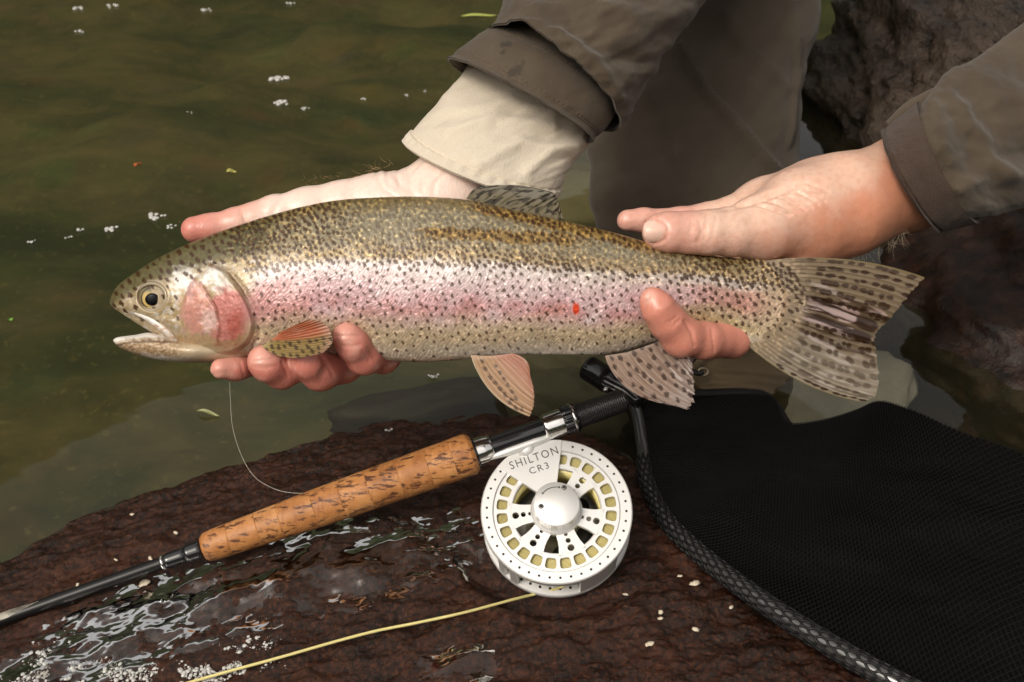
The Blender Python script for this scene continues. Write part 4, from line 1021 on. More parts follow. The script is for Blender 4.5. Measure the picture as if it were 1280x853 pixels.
def boot():
    def wrb(u, a, V):
        x, y, _ = proj(V); w = .0015 * fbm(V * 40, 3)
        for pl in ([(885, 480), (940, 476), (985, 482)], [(900, 462), (940, 465), (985, 472)], [(872, 492), (930, 490), (980, 494)]): w = w + .0022 * np.exp(-(pldist(x, y, pl) / 4) ** 2)
        return w
    b = sleeve('boot', [(838, 545, 1010, 545, .92, .8, 0, 0), (850, 500, 1000, 500, .922, .8, 0, 0), (852, 470, 992, 470, .926, .8, 0, 0), (848, 440, 992, 436, .932, .8, 0, 0), (850, 425, 990, 420, .938, .8, 0, 0)], KHM, person, n=90, m=120, wr=wrb)
    a = np.linspace(0, 2 * np.pi, 28, endpoint=False)
    ring = np.stack([at(879 + 6.2 * np.cos(t), 465 + 4.6 * np.sin(t), .884) for t in a]); v, f = tube(ring, .0011, 8, close=True)
    M = Mat('eyelet', (.35, .28, .2), .3, metal=.8); mk('eyelet', v, f, M.m, b)
    P = poly([(879, 465), (872, 467), (862, 460), (868, 448), (884, 438), (892, 428)], 24); v, f = tube(at(P[:, 0], P[:, 1], .882), .0022, 8); L = Mat('lace', (.012, .011, .01), .6); mk('lace', v, f, L.m, b)
boot()

# ==================================================================== ROD
RA, RB = RODA, RODB
_t = np.linspace(-1.2, 1.15, 4000); _rp = RA + (RB - RA) * _t[:, None]; _rx, _ry, _rd = proj(_rp)
def rod_pt(x): tt = np.interp(x, _rx, _t); return RA + (RB - RA) * np.asarray(tt)[..., None]
def rod_d(x): return np.interp(x, _rx, _rd)
def rod_lathe(x0, x1, prof, n=40, k=28, mod=None):
    xs = np.linspace(x0, x1, n); P = rod_pt(xs); r = np.interp(xs, [p[0] for p in prof], [p[1] for p in prof]) * rod_d(xs) / F
    if mod is not None: r = r * mod(xs)
    return tube(P, r, k)
rod = thing('fly_rod', tuple(rod_pt(430.)), 'fly rod with cork grip and black shaft lying across the wet rock', 'fishing rod')
BLACK = Mat('black_gloss', (.012, .012, .013), .18, coat=.5).m
def rod_parts():
    BL = Mat('rod_blank', (.008, .0078, .0078), .4, spec=.3, coat=.08); BL.bump(BL.noise(300, None, 3, .6), .1, .0004)
    B = MB(); v, f = rod_lathe(-420, 256, [(-420, 7), (-30, 8.2), (200, 8.0), (230, 8.6), (256, 11)], 60, 24); B.add(v, f); B.build('shaft', BL.m, rod)
    for x0, x1, r in ((206, 232, 10.0), (232, 252, 12)):
        v, f = rod_lathe(x0, x1, [(x0, r - 1.6), (x0 + 3, r), (x1 - 3, r), (x1, r - 1)], 14, 24); mk('thread_wrap', v, f, BLACK, rod)
    SV = Mat('polished_metal', (.80, .78, .76), .16, metal=1.); SV.bump(SV.noise(90, None, 3, .6), .15, .0006); SV = SV.m
    v, f = rod_lathe(202, 206, [(202, 9.5), (204, 11), (206, 9.5)], 6, 24); mk('trim_ring', v, f, SV, rod)
    # pale band on the upper side of the blank
    xs = np.linspace(-60, 52, 30); P = rod_pt(xs); LB = Mat('pale_band', (.46, .41, .33), .45); LB.base(LB.ramp(LB.noise(120, None, 4, .7), [(.4, (.10, .09, .07)), (.6, (.34, .31, .25))]))
    a = np.linspace(.05, 1.5, 12); rr = 8.55 * rod_d(xs) / F; ax = (RB - RA) / np.linalg.norm(RB - RA); e1 = np.cross(ax, FW); e1 /= np.linalg.norm(e1); e2 = np.cross(e1, ax)
    if e1 @ UP < 0: e1 = -e1
    e2 = e2 if e2 @ FW < 0 else -e2
    taper = np.clip((52 - xs) / 40, .05, 1)[:, None]
    A_ = .9 + (a[None] - .9) * taper
    V = P[:, None] + rr[:, None, None] * (np.cos(A_)[..., None] * e2 + np.sin(A_)[..., None] * e1); mk('pale_band', V, grid_faces(30, 12), LB.m, rod)
    # cork grip of rings
    CK = Mat('cork', rough=.55, spec=.4, coat=.15, coat_rough=.3); o = CK.obj()
    inf = CK.new('ShaderNodeObjectInfo'); rnd = inf.outputs['Random']
    offs = CK.new('ShaderNodeVectorMath', operation='ADD'); CK.l.new(o, offs.inputs[0]); cmb = CK.new('ShaderNodeCombineXYZ'); CK.l.new(rnd, cmb.inputs[2]); CK.l.new(cmb.outputs[0], offs.inputs[1]); oo = offs.outputs[0]
    ang = -math.atan2((RB - RA)[1], (RB - RA)[0])
    st = CK.mapped(oo, (95, 330, 330), (0, 0, ang)); st2 = CK.mapped(oo, (330, 60, 60), (0, 0, ang))
    c = CK.ramp(CK.noise(1, CK.mapped(oo, (60, 60, 60)), 5, .6), [(.3, (.31, .115, .032)), (.5, (.46, .195, .060)), (.7, (.56, .27, .10))])
    c = CK.mix(CK.ramp(CK.noise(1, st2, 3, .6), [(.3, .55), (.5, 0.)]), c, (.28, .095, .028))
    c = CK.mix(CK.ramp(CK.noise(1, st, 4, .65), [(.39, .9), (.45, 0.)]), c, (.060, .018, .009))
    c = CK.mix(CK.ramp(CK.noise(1, CK.mapped(oo, (40, 160, 160), (0, 0, ang)), 4, .7), [(.58, 0.), (.64, .8)]), c, (.07, .032, .018))
    hsv = CK.new('ShaderNodeHueSaturation'); CK.l.new(c, hsv.inputs['Color']); CK.l.new(CK.math('ADD', CK.math('MULTIPLY', rnd, .16), .92), hsv.inputs['Value']); CK.base(hsv.outputs[0])
    CK.bump(CK.noise(1, st, 4, .65), .5, .0012)
    prof = [(254, 14), (258, 18), (268, 19.5), (320, 21.3), (400, 24.3), (470, 25.6), (540, 26.3), (580, 27), (588, 26.6), (593, 22)]
    g = None; cuts = [254, 288, 324, 352, 394, 428, 462, 500, 536, 566, 593]
    core = rod_lathe(256, 592, [(256, 10), (592, 17)], 20, 20); g = mk('grip', core[0], core[1], CK.m, rod)
    for x0, x1 in zip(cuts[:-1], cuts[1:]):
        xs_ = np.array([x0, x0 + .7, x0 + 1.5] + list(np.linspace(x0 + 3, x1 - 3, 12)) + [x1 - 1.5, x1 - .7, x1]); P = rod_pt(xs_); r = np.interp(xs_, [p[0] for p in prof], [p[1] for p in prof])
        r = r * np.concatenate([[.994, .999, 1], np.ones(12), [1, .999, .994]]) * (1 + .003 * rng.normal())
        v, f = tube(P, r * rod_d(xs_) / F, 48); ctr = P.mean(0); v = v + (v - ctr) * (.012 * fbm(v * 160 + x0, 3))[:, None] * 0 ; mk('cork_ring', v, f, CK.m, g)
    v, f = rod_lathe(592, 596, [(592, 20), (596, 19)], 4, 24); mk('grip_cap', v, f, BLACK, rod)
    v, f = rod_lathe(588, 702, [(588, 12.5), (702, 12.8)], 20, 28); seat = mk('reel_seat', v, f, BLACK, rod)
    v, f = rod_lathe(588, 615, [(588, 16), (590, 17.5), (606, 17), (613, 15.2), (615, 14)], 20, 36); mk('silver_ring', v, f, SV, rod)
    v, f = rod_lathe(679, 704, [(679, 15), (681, 16.8), (698, 17.2), (704, 17)], 20, 36); mk('silver_ring', v, f, SV, rod)
    # knurled lock ring
    xs = np.linspace(701, 722, 8); P = rod_pt(xs); r = np.array([15, 17.6, 17.9, 17.9, 17.9, 17.9, 17.6, 15]) * rod_d(xs) / F; v, f = tube(P, r, 72)
    v = v.reshape(8, 72, 3); c0 = P[:, None]; v = c0 + (v - c0) * (1 + .035 * np.sign(np.sin(np.arange(72) * np.pi / 2 + .3)))[None, :, None]; mk('lock_ring', v.reshape(-1, 3), f, BLACK, rod)
    v, f = rod_lathe(714, 718, [(714, 17.8), (715, 19), (717, 19), (718, 17.8)], 6, 36); mk('trim_ring', v, f, SV, rod)
    TH_ = Mat('black_thread', (.014, .013, .013), .38, coat=.2).m
    v, f = rod_lathe(721, 779, [(721, 15.4), (774, 14.6), (779, 13.5)], 340, 28, mod=lambda x: 1 + .028 * np.sin((x - 721) * 2 * np.pi / 2.6)); mk('butt_wrap', v, f, TH_, rod)
    v, f = rod_lathe(777, 783, [(777, 13.6), (781, 12.5), (783, 9)], 8, 28); mk('butt_cap', v, f, BLACK, rod)
    # screw on the cap
    return SV
SVM = rod_parts()

# ==================================================================== REEL
ROT = R(20); ex = ex0 * math.cos(ROT) + ey0 * math.sin(ROT); ey = -ex0 * math.sin(ROT) + ey0 * math.cos(ROT)
def RL(p): p = np.asarray(p, float); return RC + RR * (p[..., 0:1] * ex + p[..., 1:2] * ey + p[..., 2:3] * nrm)
def pol(r, a, z=0.): r, a, z = np.broadcast_arrays(np.asarray(r, float), np.asarray(a, float), np.asarray(z, float)); return np.stack([r * np.cos(a), r * np.sin(a), z], -1)
class RB_(MB):
    def ring(s, prof, n=120, a0=0., a1=2 * math.pi):
        """prof: (r, z) closed loop swept around the axis"""
        full = abs(a1 - a0 - 2 * math.pi) < 1e-6; a = np.linspace(a0, a1, n, endpoint=not full); p = np.array(prof, float); m = len(p)
        V = RL(pol(p[None, :, 0], a[:, None], p[None, :, 1])).reshape(-1, 3); fs = [grid_faces(n, m, cu=full, cv=True)]
        if not full: fs += [list(range(m)), [(n - 1) * m + i for i in range(m)][::-1]]
        return s.add(V, fs)
    def plate(s, outer, hole, z0, z1):
        """outer, hole: (k,2) loops; slab with a hole"""
        k = len(outer); o, h = np.asarray(outer, float), np.asarray(hole, float)
        # chamfered edge
        hi = h + (o - h) * 0.05
        L = [np.c_[o, np.full(k, z0)], np.c_[o, np.full(k, z1)], np.c_[hi, np.full(k, z1)], np.c_[h, np.full(k, z1)], np.c_[h, np.full(k, z0)]]
        return s.add(RL(np.array(L)).reshape(-1, 3), grid_faces(5, k, cu=True, cv=True))
    def disc(s, c, r, z0, z1, k=20):
        a = np.linspace(0, 2 * np.pi, k, endpoint=False); P = np.stack([c[0] + r * np.cos(a), c[1] + r * np.sin(a)], -1)
        V = np.vstack([np.c_[P, np.full(k, z0)], np.c_[P, np.full(k, z1)]]); return s.add(RL(V), [grid_faces(2, k, cv=True), list(range(k, 2 * k)), list(range(k))[::-1]])
reel = thing('fly_reel', tuple(RL(np.array([0, 0, -.55]))), 'silver fly reel with open spokes and pale yellow line mounted below the rod', 'fishing reel')
def reel_parts():
    AL = Mat('satin_aluminium', (.86, .85, .83), .42, metal=.55, spec=.6); AL.bump(AL.noise(700, None, 2, .6), .06, .0002)
    AL.base(AL.mix(AL.ramp(AL.noise(40, None, 4, .6), [(.4, 0.), (.75, .25)]), (.84, .83, .81), (.66, .64, .61))); ALM = AL.m
    DK = Mat('hole_dark', (.02, .019, .018), .5).m
    PA0, PA1 = R(62), R(122)
    # front frame ring with drilled holes
    B = RB_(); B.ring([(.835, -.06), (.835, -.012), (.845, 0), (.985, 0), (1.0, -.015), (1.0, -.095), (.985, -.105), (.90, -.105)], 160)
    B.ring([(.80, -.62), (.80, -.56), (.985, -.56), (1.0, -.575), (1.0, -.64), (.985, -.66), (.80, -.66)], 160)
    for a0, a1 in ((R(80), R(106)), (R(-92), R(-58)), (R(-148), R(-142)), (R(0), R(6)), (R(200), R(206))): B.ring([(.94, -.10), (.995, -.10), (.995, -.58), (.94, -.58)], 24, a0, a1)
    # lower arch that joins the frame rings
    B.build('frame', ALM, reel, smooth=False)
    B = RB_(); N_ = 42
    for i in range(N_):
        a = 2 * math.pi * (i + .5) / N_
        if PA0 - .03 < a < PA1 + .03: continue
        B.disc((.918 * math.cos(a), .918 * math.sin(a)), .0165, -.03, .0015, 12)
        if math.sin(a + ROT) < .1: B.disc((.90 * math.cos(a), .90 * math.sin(a)), .020, -.6, -.5585, 12)
    tag(B.build('drilled_holes', DK, reel), kind='stuff')
    # name plate: sector joined to the hub boss
    ao = np.linspace(R(65), R(123), 24); ai = np.linspace(R(117), R(69), 14)
    P = np.vstack([np.c_[.992 * np.cos(ao), .992 * np.sin(ao)], np.c_[.33 * np.cos(ai), .33 * np.sin(ai)]])
    k = len(P); c = P.mean(0); Pin = c + (P - c) * .985
    V = np.vstack([np.c_[P, np.full(k, -.05)], np.c_[P, np.full(k, .008)], np.c_[Pin, np.full(k, .014)]])
    B = RB_(); B.add(RL(V), [grid_faces(3, k, cv=True), list(range(2 * k, 3 * k))]); plate = B.build('name_plate', ALM, reel, smooth=False)
    # spool face: ring of windows
    B = RB_(); NW = 24; k = 32; t = np.linspace(0, 2 * np.pi, k, endpoint=False)
    sq = lambda q, e: np.sign(q) * np.abs(q) ** e
    for i in range(NW):
        a = 2 * math.pi * i / NW + R(4); w_ = math.pi / NW
        cr, ca = sq(np.cos(t), .05), sq(np.sin(t), .05)
        m_ = np.maximum(np.abs(np.cos(t)), np.abs(np.sin(t))); cr, ca = np.cos(t) / m_, np.sin(t) / m_
        ro, ao_ = .722 + .108 * cr, a + w_ * ca
        hr, ha = .722 + .072 * sq(np.cos(t), .5), a + w_ * .76 * sq(np.sin(t), .5)
        B.plate(np.c_[ro * np.cos(ao_), ro * np.sin(ao_)], np.c_[hr * np.cos(ha), hr * np.sin(ha)], -.075, -.025)
    B.ring([(.585, -.10), (.585, -.035), (.60, -.022), (.618, -.022), (.618, -.10)], 140)
    # spokes with three holes each
    for deg in (168, 216, 270, 324, 30, 98):
        a = R(deg); ca, sa = math.cos(a), math.sin(a); q = np.array([[ca, sa], [-sa, ca]])
        segs = [(.30, .40, .12, .13, .026), (.40, .48, .13, .145, .034), (.48, .605, .145, .19, .046)]
        for r0, r1, w0, w1, hr in segs:
            kk = 24; t2 = np.linspace(0, 2 * np.pi, kk, endpoint=False); m_ = np.maximum(np.abs(np.cos(t2)), np.abs(np.sin(t2))); cx, cy = np.cos(t2) / m_, np.sin(t2) / m_
            rx = (r0 + r1) / 2 + (r1 - r0) / 2 * cx; wy = cy * (w0 + (w1 - w0) * (rx - r0) / (r1 - r0))
            hx = (r0 + r1) / 2 + hr * np.cos(t2); hy = hr * np.sin(t2)
            B.plate(np.c_[rx, wy] @ q, np.c_[hx, hy] @ q, -.085, -.025 + .0)
    spool = B.build('spool', ALM, reel, smooth=False)
    B = RB_(); B.ring([(.60, -.56), (.60, -.10), (.585, -.10), (.585, -.56)], 100); B.ring([(.98, -.655), (.98, -.64), (.02, -.64), (.02, -.655)], 100)
    IN = Mat('inner_metal', (.34, .33, .31), .35, metal=.8).m; mk_b = B.build('back_plate', IN, reel)
    B = RB_()
    for i in range(6):
        a = R(i * 60 + 20); B.disc((.42 * math.cos(a), .42 * math.sin(a)), .13, -.645, -.637, 20)
    B.build('back_openings', DK, reel)
    # hub knob
    B = RB_(); B.ring([(0.001, .03), (.335, .03), (.345, -.03), (.345, -.09), (.001, -.09)], 90)
    hub = B.build('hub', ALM, reel)
    B = RB_(); prof = [(.001, .22), (.285, .22), (.302, .205)]
    V = RL(pol(np.array([p[0] for p in prof])[:, None], np.linspace(0, 2 * np.pi, 100, endpoint=False)[None], np.array([p[1] for p in prof])[:, None])); B.add(V.reshape(-1, 3), grid_faces(3, 100, cv=True))
    a = np.linspace(0, 2 * np.pi, 240, endpoint=False); kr = 1 + .006 * np.sign(np.sin(a * 60)); V = np.array([pol(.302 * kr, a, .205), pol(.302 * kr, a, .05), pol(.32 + a * 0, a, .028)]); B.add(RL(V).reshape(-1, 3), grid_faces(3, 240, cv=True))
    knob = B.build('knob', ALM, hub)
    for c_ in ((-.20, .03), (.17, .17)):
        B = RB_(); B.disc(c_, .035, .20, .2225, 18); B.build('screw', IN, hub); B = RB_(); B.disc(c_, .014, .2225, .2235, 10); B.build('screw_slot', DK, hub)
    B = RB_(); B.ring([(.222, .2225), (.232, .2225), (.232, .219), (.222, .219)], 40, R(60), R(122)); 
    for aa, pts in ((R(58), ((.205, .06), (.25, .06), (.227, -.02))), (R(124), ((.205, -.06), (.25, -.06), (.227, .02)))):
        V = np.array([[r_ * math.cos(aa + d_), r_ * math.sin(aa + d_), .2235] for r_, d_ in pts]); B.add(RL(V), [[0, 1, 2]])
    B.build('arrow_mark', DK, hub)
    # lettering
    def word(s_, cx, cy, size, wide, name):
        cu = bpy.data.curves.new(name, 'FONT'); cu.body = s_; cu.size = size; cu.align_x = 'CENTER'; cu.align_y = 'CENTER'; cu.space_character = 1.25; cu.offset = -.002 * size; cu.resolution_u = 3
        tmp = bpy.data.objects.new('tmp', cu); COL.objects.link(tmp); dg = bpy.context.evaluated_depsgraph_get(); me = bpy.data.meshes.new_from_object(tmp.evaluated_get(dg))
        V = np.array([v.co[:] for v in me.vertices]); fs = [list(p.vertices) for p in me.polygons]
        bpy.data.objects.remove(tmp); bpy.data.meshes.remove(me); bpy.data.curves.remove(cu)
        V[:, :2] -= (V[:, :2].max(0) + V[:, :2].min(0)) / 2; V[:, :2] /= (V[:, :2].max(0) - V[:, :2].min(0)); V[:, 0] *= size; V[:, 1] *= wide
        L = np.c_[cx + V[:, 0], cy + V[:, 1], np.full(len(V), .0165)]
        mk(name, RL(L), fs, Mat('letter_ink', (.05, .047, .043), .5).m, plate, smooth=False)
    word('SHILTON', -.035, .785, .68, .115, 'lettering'); word('CR3', -.02, .62, .27, .095, 'lettering')
    # wound line
    B = RB_(); pr = [(.58, -.54), (.58, -.085)]
    rs = np.linspace(.60, .83, 30); pr += [(r_, -.085 + .010 * math.sin(i * math.pi)) if False else (r_, -.080 if i % 2 else -.112) for i, r_ in enumerate(rs)]
    zs = np.linspace(-.10, -.55, 58); pr += [(.845 if i % 2 else .86, z_) for i, z_ in enumerate(zs)]
    B.ring(pr, 150); rib = np.tile(np.array([0., 0.] + [float(i % 2) for i in range(30)] + [float(i % 2 == 0) for i in range(58)]), 150)
    LW = Mat('wound_yellow', (.72, .62, .24), .5); LW.base(LW.mix(LW.ramp(LW.attr('rib', 'Fac'), [(.45, 0.), (.9, 1.)]), (.76, .66, .27), (.10, .07, .02))); B.build('wound_line', LW.m, reel, attrs={'rib': rib}); LN = Mat('fly_line_yellow', (.70, .61, .25), .45, coat=.2)
    # foot that clamps under the seat
    e = (RB - RA) / np.linalg.norm(RB - RA); p0, p1 = rod_pt(np.array([604., 692.])); dn = nrm * 0 - ey * 1.0
    c0 = p0 + dn * 13.5 * .70 / F; c1 = p1 + dn * 13.5 * .70 / F; tt = np.linspace(0, 1, 20)[:, None]; v, f = tube(c0 + (c1 - c0) * tt, np.interp(np.linspace(0, 1, 20), [0, .3, .7, 1], [.0016, .0032, .0032, .0016]), 14); B = MB(); B.add(v, f)
    top = RL(np.array([0.02, .95, -.3])); mid = (c0 + c1) / 2; v, f = tube(np.array([mid, (mid + top) / 2, top]), .007, 14); B.add(v, f); B.build('foot', ALM, reel)
    return LN.m
LNM = reel_parts()
# fly line across the rock
P = poly([(672, 742), (640, 750), (580, 766), (520, 779), (470, 789), (420, 802), (350, 822), (280, 841), (220, 858), (120, 885), (0, 925)], 90)
base_line = np.array([on_rock(x, y, .003) for x, y in P]); 
zs = base_line[:, 2].copy(); zs = np.convolve(np.pad(zs, 8, mode='edge'), np.ones(17) / 17, 'valid') + .002
pts = np.array([onz(x, y, z) for (x, y), z in zip(P, zs)])
pts = np.vstack([RL(pol(.86, R(-82), -.42))[None], (RL(pol(.90, R(-95), -.46)) * .5 + pts[0] * .5)[None], pts]); v, f = tube(poly(pts, 200), .00095, 8)
tag(mk('fly_line', v, f, LNM), 'pale yellow fly line running from the reel across wet rock', 'fishing line')
P = poly([(287, 478), (288, 500), (291, 535), (302, 570), (318, 596), (340, 610), (362, 616), (392, 617)], 60); dd = np.linspace(.70, .70, 60)
LD = Mat('leader', (.62, .58, .5), .2); v, f = tube(at(P[:, 0], P[:, 1], np.interp(np.linspace(0, 1, 60), [0, 1], [.72, .707])), .00013, 6); tag(mk('leader_line', v, f, LD.m), 'thin curved clear leader line looping down to the cork grip', 'fishing line')

# ==================================================================== LANDING NET
net = thing('landing_net', tuple(onz(900, 600, 0)), 'black landing net with mesh covered rim and bag sunk beside the rock', 'net')
def build_net():
    NB = Mat('net_black', (.007, .007, .007), .5, spec=.25, coat=.1, coat_rough=.2).m; NC = Mat('net_rim_core', (.05, .048, .047), .22, coat=.8, coat_rough=.08).m
    rp = [(786, 489, .030), (797, 520, .020), (803, 560, .010), (808, 600, .008), (826, 640, .010), (850, 670, .013), (900, 713, .018), (960, 757, .022), (1040, 808, .024), (1130, 858, .024), (1240, 912, .02), (1400, 980, .01)]
    P = poly([onz(x, y, z) for x, y, z in rp], 160); rad = np.interp(np.linspace(0, 1, 160), [0, .2, .4, .8, 1], [.0044, .0046, .0052, .0060, .0060])
    v, f = tube(P, rad, 20); rim = mk('rim', v, f, NC, net)
    # honeycomb sleeve round the rim
    T = np.gradient(P, axis=0); T /= np.linalg.norm(T, axis=1)[:, None]; a0 = np.array([0, 0, 1.]); N = a0 - T * (T @ a0)[:, None]; N /= np.linalg.norm(N, axis=1)[:, None]; Bn = np.cross(T, N)
    s = np.concatenate([[0], np.cumsum(np.linalg.norm(np.diff(P, axis=0), axis=1))])
    def on(sv, th, extra=.0006):
        g = [np.interp(sv, s, P[:, i]) for i in range(3)]; n_ = [np.interp(sv, s, N[:, i]) for i in range(3)]; b_ = [np.interp(sv, s, Bn[:, i]) for i in range(3)]; r_ = np.interp(sv, s, rad) + extra
        return np.array(g) + r_ * (math.cos(th) * np.array(n_) + math.sin(th) * np.array(b_))
    B = MB(); na = 9; hx = 2 * math.pi / na; L = .0062; i = 0; sv = .06
    while sv < s[-1] - L * 2:
        for j in range(na):
            th = (j + .5 * (i % 2)) * hx + .25 * math.sin(sv * 40)
            a_, b_ = on(sv, th), on(sv + L * .5, th); c_, d_ = on(sv + L, th - hx / 2 + .0), on(sv + L, th + hx / 2)
            m1 = on(sv + L * .75, th - hx / 4, .0009); m2 = on(sv + L * .75, th + hx / 4, .0009)
            for pts_ in ((a_, b_), (b_, m1, c_), (b_, m2, d_)): B.tube(np.array(pts_), .00085, 5, cap=False)
        sv += L; i += 1
    tag(B.build('mesh_sleeve', NB, rim), kind='stuff')
    # far rim, dipping under water
    fp = [(786, 489, .028), (830, 492, .018), (880, 493, .012), (930, 492, .007), (962, 500, .003), (990, 540, -.006), (1040, 590, -.02)]
    Q = poly([onz(x, y, z) for x, y, z in fp], 120); v, f = tube(Q, .0042, 12); mk('rim', v, f, NB, net)
    # yoke and handle stub
    hp = poly([at(800, 503, .80), at(785, 490, .806), at(765, 479, .812), at(744, 466, .822), at(735, 460, .826)], 24); v, f = tube(hp, np.interp(np.linspace(0, 1, 24), [0, .5, .55, 1], [.006, .0085, .0098, .0098]), 22); mk('handle', v, f, BLACK, net)
    for x, y in ((757, 487), (775, 497)):
        v, f = blob(at(x, y, .797), (.0022, .0022, .0022), 8, 12); mk('rivet', v, f, SVM, net)
    # bag: two knotted layers of hexagonal mesh
    bp = [(800, 503, .012), (890, 497, .010), (955, 495, .008), (972, 508, .006), (985, 530, .005), (1030, 526, .005), (1070, 514, .005), (1100, 503, .005), (1140, 514, .005), (1200, 540, .005), (1300, 578, .005), (1420, 650, .005)]
    FB = poly([onz(x, y, z) for x, y, z in bp], 160)
    def bag(nu, nv, stag, up):
        Vg = np.repeat(np.linspace(0, 1, nv)[None], nu, 0); Ug = np.repeat(np.linspace(0, 1, nu)[:, None], nv, 1)
        if stag: Ug = np.clip(Ug + np.where(np.arange(nv) % 2, .5 / nu, 0)[None], 0, 1)
        k = .10 + .88 * Ug; q = np.linspace(0, 1, 160); a_ = np.stack([np.interp(k, q, P[:, i]) for i in range(3)], -1); b_ = np.stack([np.interp(Ug, q, FB[:, i]) for i in range(3)], -1)
        g = a_ * (1 - Vg[..., None]) + b_ * Vg[..., None]; e = np.minimum(1, 5 * Vg * (1 - Vg) + .02)
        w_ = fbm(np.stack([g[..., 0] * 9, g[..., 1] * 14, g[..., 0] * 0 + 4], -1), 4); g[..., 2] = np.maximum(g[..., 2] * (1 - .45 * e) + .0075 * w_ * e, .0015) + up; return g
    g = bag(150, 90, False, .0004); MS = Mat('fine_mesh', (.004, .0038, .0035), .7, spec=.06); MS.bump(MS.voro(420), .6, .0012)
    base_bag = mk('net_bag', g, grid_faces(150, 90), MS.m, net)
    for nu, nv, up, r_ in ((130, 72, .0018, .00036),):
        grid = bag(nu, nv, True, up); S = []; E = []
        for j in range(nv - 1):
            i = np.arange(1, nu - 1)
            if j % 2 == 0: S += [grid[i, j], grid[i, j]]; E += [grid[i, j + 1], grid[i - 1, j + 1]]
            else: S += [grid[i, j], grid[i, j]]; E += [grid[i + 1, j + 1], grid[i, j + 1]]
        S, E = np.vstack(S), np.vstack(E); D = E - S; D /= np.linalg.norm(D, axis=1)[:, None] + 1e-12; s1 = np.cross(D, [0, 0, 1.]); s1 /= np.linalg.norm(s1, axis=1)[:, None] + 1e-12; s2 = np.cross(D, s1)
        ring = [s1 * r_, (-.5 * s1 + .87 * s2) * r_, (-.5 * s1 - .87 * s2) * r_]; V = np.concatenate([S + q for q in ring] + [E + q for q in ring]); n_ = len(S); ii = np.arange(n_)
        fs = np.concatenate([np.stack([ii + q * n_, ii + ((q + 1) % 3) * n_, ii + (3 + (q + 1) % 3) * n_, ii + (3 + q) * n_], 1) for q in range(3)])
        tag(mk('mesh_cords', V, fs, NB, base_bag), kind='stuff')
build_net()
# dark ledge below the net
def ledge():
    n, m = 60, 80; v, f = blob((0, 0, 0), (.50, .34, .12), n, m, .10, 2.0, 41.); v = v + onz(1230, 600, -.20)
    M = Mat('ledge', rough=.6); M.base(M.ramp(M.noise(25, None, 6, .7), [(.35, (.006, .004, .003)), (.6, (.026, .011, .007)), (.75, (.05, .021, .011))])); M.bump(M.noise(80, None, 5, .7), .6, .003)
    tag(mk('sunken_rock', v, f, M.m), 'dark red-brown sunken rock under water below the black net', 'rock')
ledge()

# ==================================================================== SMALL THINGS
BUB = Mat('bubble_foam', (.80, .79, .75), .10, spec=.8, coat=.6); BUBM = BUB.m
_t = BUB.new('ShaderNodeBsdfTransparent'); _m = BUB.new('ShaderNodeMixShader'); _m.inputs[0].default_value = .45
BUB.l.new(BUB.b.outputs[0], _m.inputs[1]); BUB.l.new(_t.outputs[0], _m.inputs[2]); BUB.l.new(_m.outputs[0], BUB.out.inputs[0])
def bubbles(x, y, r, label, z=0.0015):
    c = onz(x, y, z); d = np.linalg.norm(c - CP); B = MB(); k = max(2, int(r * 1.6)); rw = r * d / F
    for i in range(k):
        a = rng.random() * 6.28; q = rw * math.sqrt(rng.random()); s_ = rw * (.18 + .26 * rng.random()); v, f = blob(c + np.array([q * 1.3 * math.cos(a), q * math.sin(a), -.002]), (s_, s_, s_ * .6), 7, 10); B.add(v, f)
    tag(B.build('foam_bubble', BUBM), label, 'bubble', 'white bubbles drifting on the green water')
BL_ = [(348, 97, 8, 'largest bubble cluster on the water left of the jacket cuff'), (351, 127, 7, 'bubble cluster just below the largest one left of the cuff'), (381, 134, 4, 'small bubble nearest below the pair left of the cuff'),
       (456, 122, 3.4, 'tiny bubble on the water nearest left of the shirt cuff top'), (509, 117, 3, 'left one of two bubble specks beside the shirt cuff'), (529, 112, 3, 'right one of two bubble specks beside the shirt cuff'),
       (98, 9, 5.5, 'bubble at the top edge of the water, leftmost of three'), (139, 6, 5.5, 'bubble at the top edge of the water, middle of three'), (258, 11, 5, 'bubble at the top edge of the water, rightmost of three'), (363, 3, 4, 'bubble cut by the top edge above the largest cluster'),
       (99, 38, 4, 'lone bubble below the three at the upper left edge'), (195, 268, 8, 'bubble cluster left of the thumb tip on the water'), (213, 281, 4.5, 'small bubble touching distance from the thumb tip'), (139, 284, 6, 'bubble left of the cluster near the thumb, largest of its row'),
       (99, 286, 4, 'bubble in the row left of the thumb, second from the edge'), (85, 294, 3.5, 'low bubble in the row left of the thumb'), (40, 300, 4, 'bubble of the row left of the thumb nearest the picture edge'), (236, 139, 3, 'lone bubble speck in open green water above the thumb'),
       (542, 467, 5, 'bubble under the fish belly left of the pelvic fin'), (218, 622, 10, 'foam cluster at the rock edge above the rod shaft'), (488, 537, 5, 'bubble against the rock edge above the cork grip'), (512, 566, 5, 'bubble stranded on rock just above the thick end of the cork')]
for b_ in BL_: bubbles(*b_, z=.004 if b_[1] < 520 or b_[0] < 300 else .012)
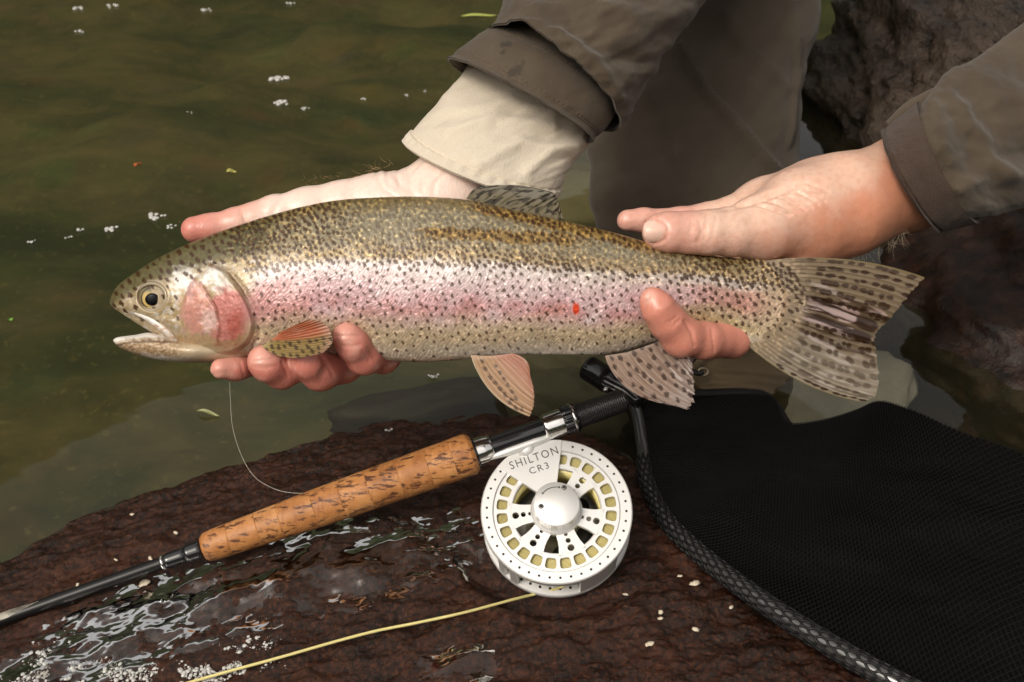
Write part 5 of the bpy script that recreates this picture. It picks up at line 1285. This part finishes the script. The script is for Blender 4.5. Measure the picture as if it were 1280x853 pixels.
# foam heap at the lower left
B = MB()
for i in range(3000):
    t = rng.random(); x = 30 + 300 * t + rng.normal() * 18; y = 855 - 60 * t * (.6 + .4 * math.sin(t * 7)) + rng.normal() * 9
    if rng.random() < .25: x, y = 70 + rng.normal() * 14, 825 + rng.normal() * 14
    if rng.random() < .1: x, y = 275 + rng.normal() * 25, 832 + rng.normal() * 4
    p = on_rock(x, y, .004)
    if fbm(np.array([[p[0] * 55, p[1] * 90, 3.]]), 2)[0] < -.05: continue
    s_ = .00022 + .0011 * rng.random() ** 7; v, f = blob(p - [0, 0, .0025], (s_ * 1.2, s_ * 1.2, s_ * .6), 5, 7); B.add(v, f)
tag(B.build('foam', BUBM), 'white foam of fine bubbles on the rock at lower left', 'foam', kind='stuff')
CH = Mat('pale_husk', (.62, .52, .38), .6); CH.base(CH.mix(CH.noise(300, None, 3), (.5, .40, .27), (.74, .67, .54)))
HK = [(181, 729, 7, 'pale husk on rock touching the rod shaft from below'), (220, 666, 4.5, 'pale husk on rock above the rod shaft near the cork'), (188, 698, 4.5, 'pale husk beside the upper side of the rod shaft'), (97, 731, 4, 'small pale husk below the rod shaft near the left edge'),
      (145, 700, 3, 'tiny pale husk above the rod shaft'), (165, 643, 3.2, 'tiny pale husk by the waterline above the shaft'), (869, 729, 7, 'elongated pale husk beside the net rim'), (850, 720, 3.2, 'small husk left of the long one by the net rim'),
      (826, 765, 4.5, 'upper one of two pale husks touching each other right of the reel'), (826, 773, 4, 'lower one of two pale husks touching each other right of the reel'), (914, 759, 4, 'small flat white husk under the net rim'), (812, 805, 5, 'pale husk below the touching pair'), (870, 787, 5, 'grey husk flake midway between rim and touching pair'), (782, 743, 3.5, 'tiny husk just right of the reel bottom')]
for x, y, r, lb in HK:
    p = on_rock(x, y, .0014); s_ = r * .55 / F; v, f = blob((0, 0, 0), (s_ * (1 + .5 * rng.random()), s_ * (.6 + .3 * rng.random()), s_ * .3), 8, 12, .6, 1.6, x); a = rng.random() * 3; ca, sa = math.cos(a), math.sin(a); v = v @ np.array([[ca, sa, 0], [-sa, ca, 0], [0, 0, 1]]) + p
    tag(mk('husk', v, f, CH.m), lb, 'husk', 'pale husks scattered on the wet rock')
# floating leaf bits and a weed strand
def leaf(x, y, L, W_, rot, col, name, label, cat):
    c = onz(x, y, .002); d = np.linalg.norm(c - CP); L, W_ = L * d / F, W_ * d / F; n, m = 12, 7; u = np.linspace(0, 1, n); q = np.linspace(-1, 1, m)
    X = (u[:, None] - .5) * L + 0 * q; Y = W_ * np.sin(np.pi * u)[:, None] ** .7 * q[None]; Z = .001 * q[None] ** 2 + .0015 * np.sin(u * 5)[:, None]
    a, b = math.cos(rot), math.sin(rot); V = np.stack([X * a - Y * b, X * b + Y * a, Z], -1).reshape(-1, 3) + c; M = Mat('leaf_bit', col, .5)
    tag(mk(name, np.vstack([V, V - [0, 0, .0004]]), [grid_faces(n, m), grid_faces(n, m)[:, ::-1] + n * m], M.m), label, cat)
leaf(172, 206, 14, 3, 1.3, (.50, .13, .03), 'leaf_fragment', 'small orange leaf fragment floating on green water', 'leaf')
leaf(289, 215, 12, 5, .3, (.42, .38, .10), 'leaf_fragment', 'yellow-green leaf fragment floating above the thumb', 'leaf')
leaf(13, 400, 10, 4, 2.2, (.14, .30, .04), 'leaf_fragment', 'bright green leaf fragment by the left edge', 'leaf')
leaf(598, 20, 44, 4, .18, (.42, .45, .10), 'weed_strand', 'yellow-green weed strand floating beside the jacket sleeve', 'weed')
leaf(260, 517, 30, 3, -.25, (.24, .25, .10), 'weed_strand', 'pale curled weed strand in water below the fish head', 'weed')
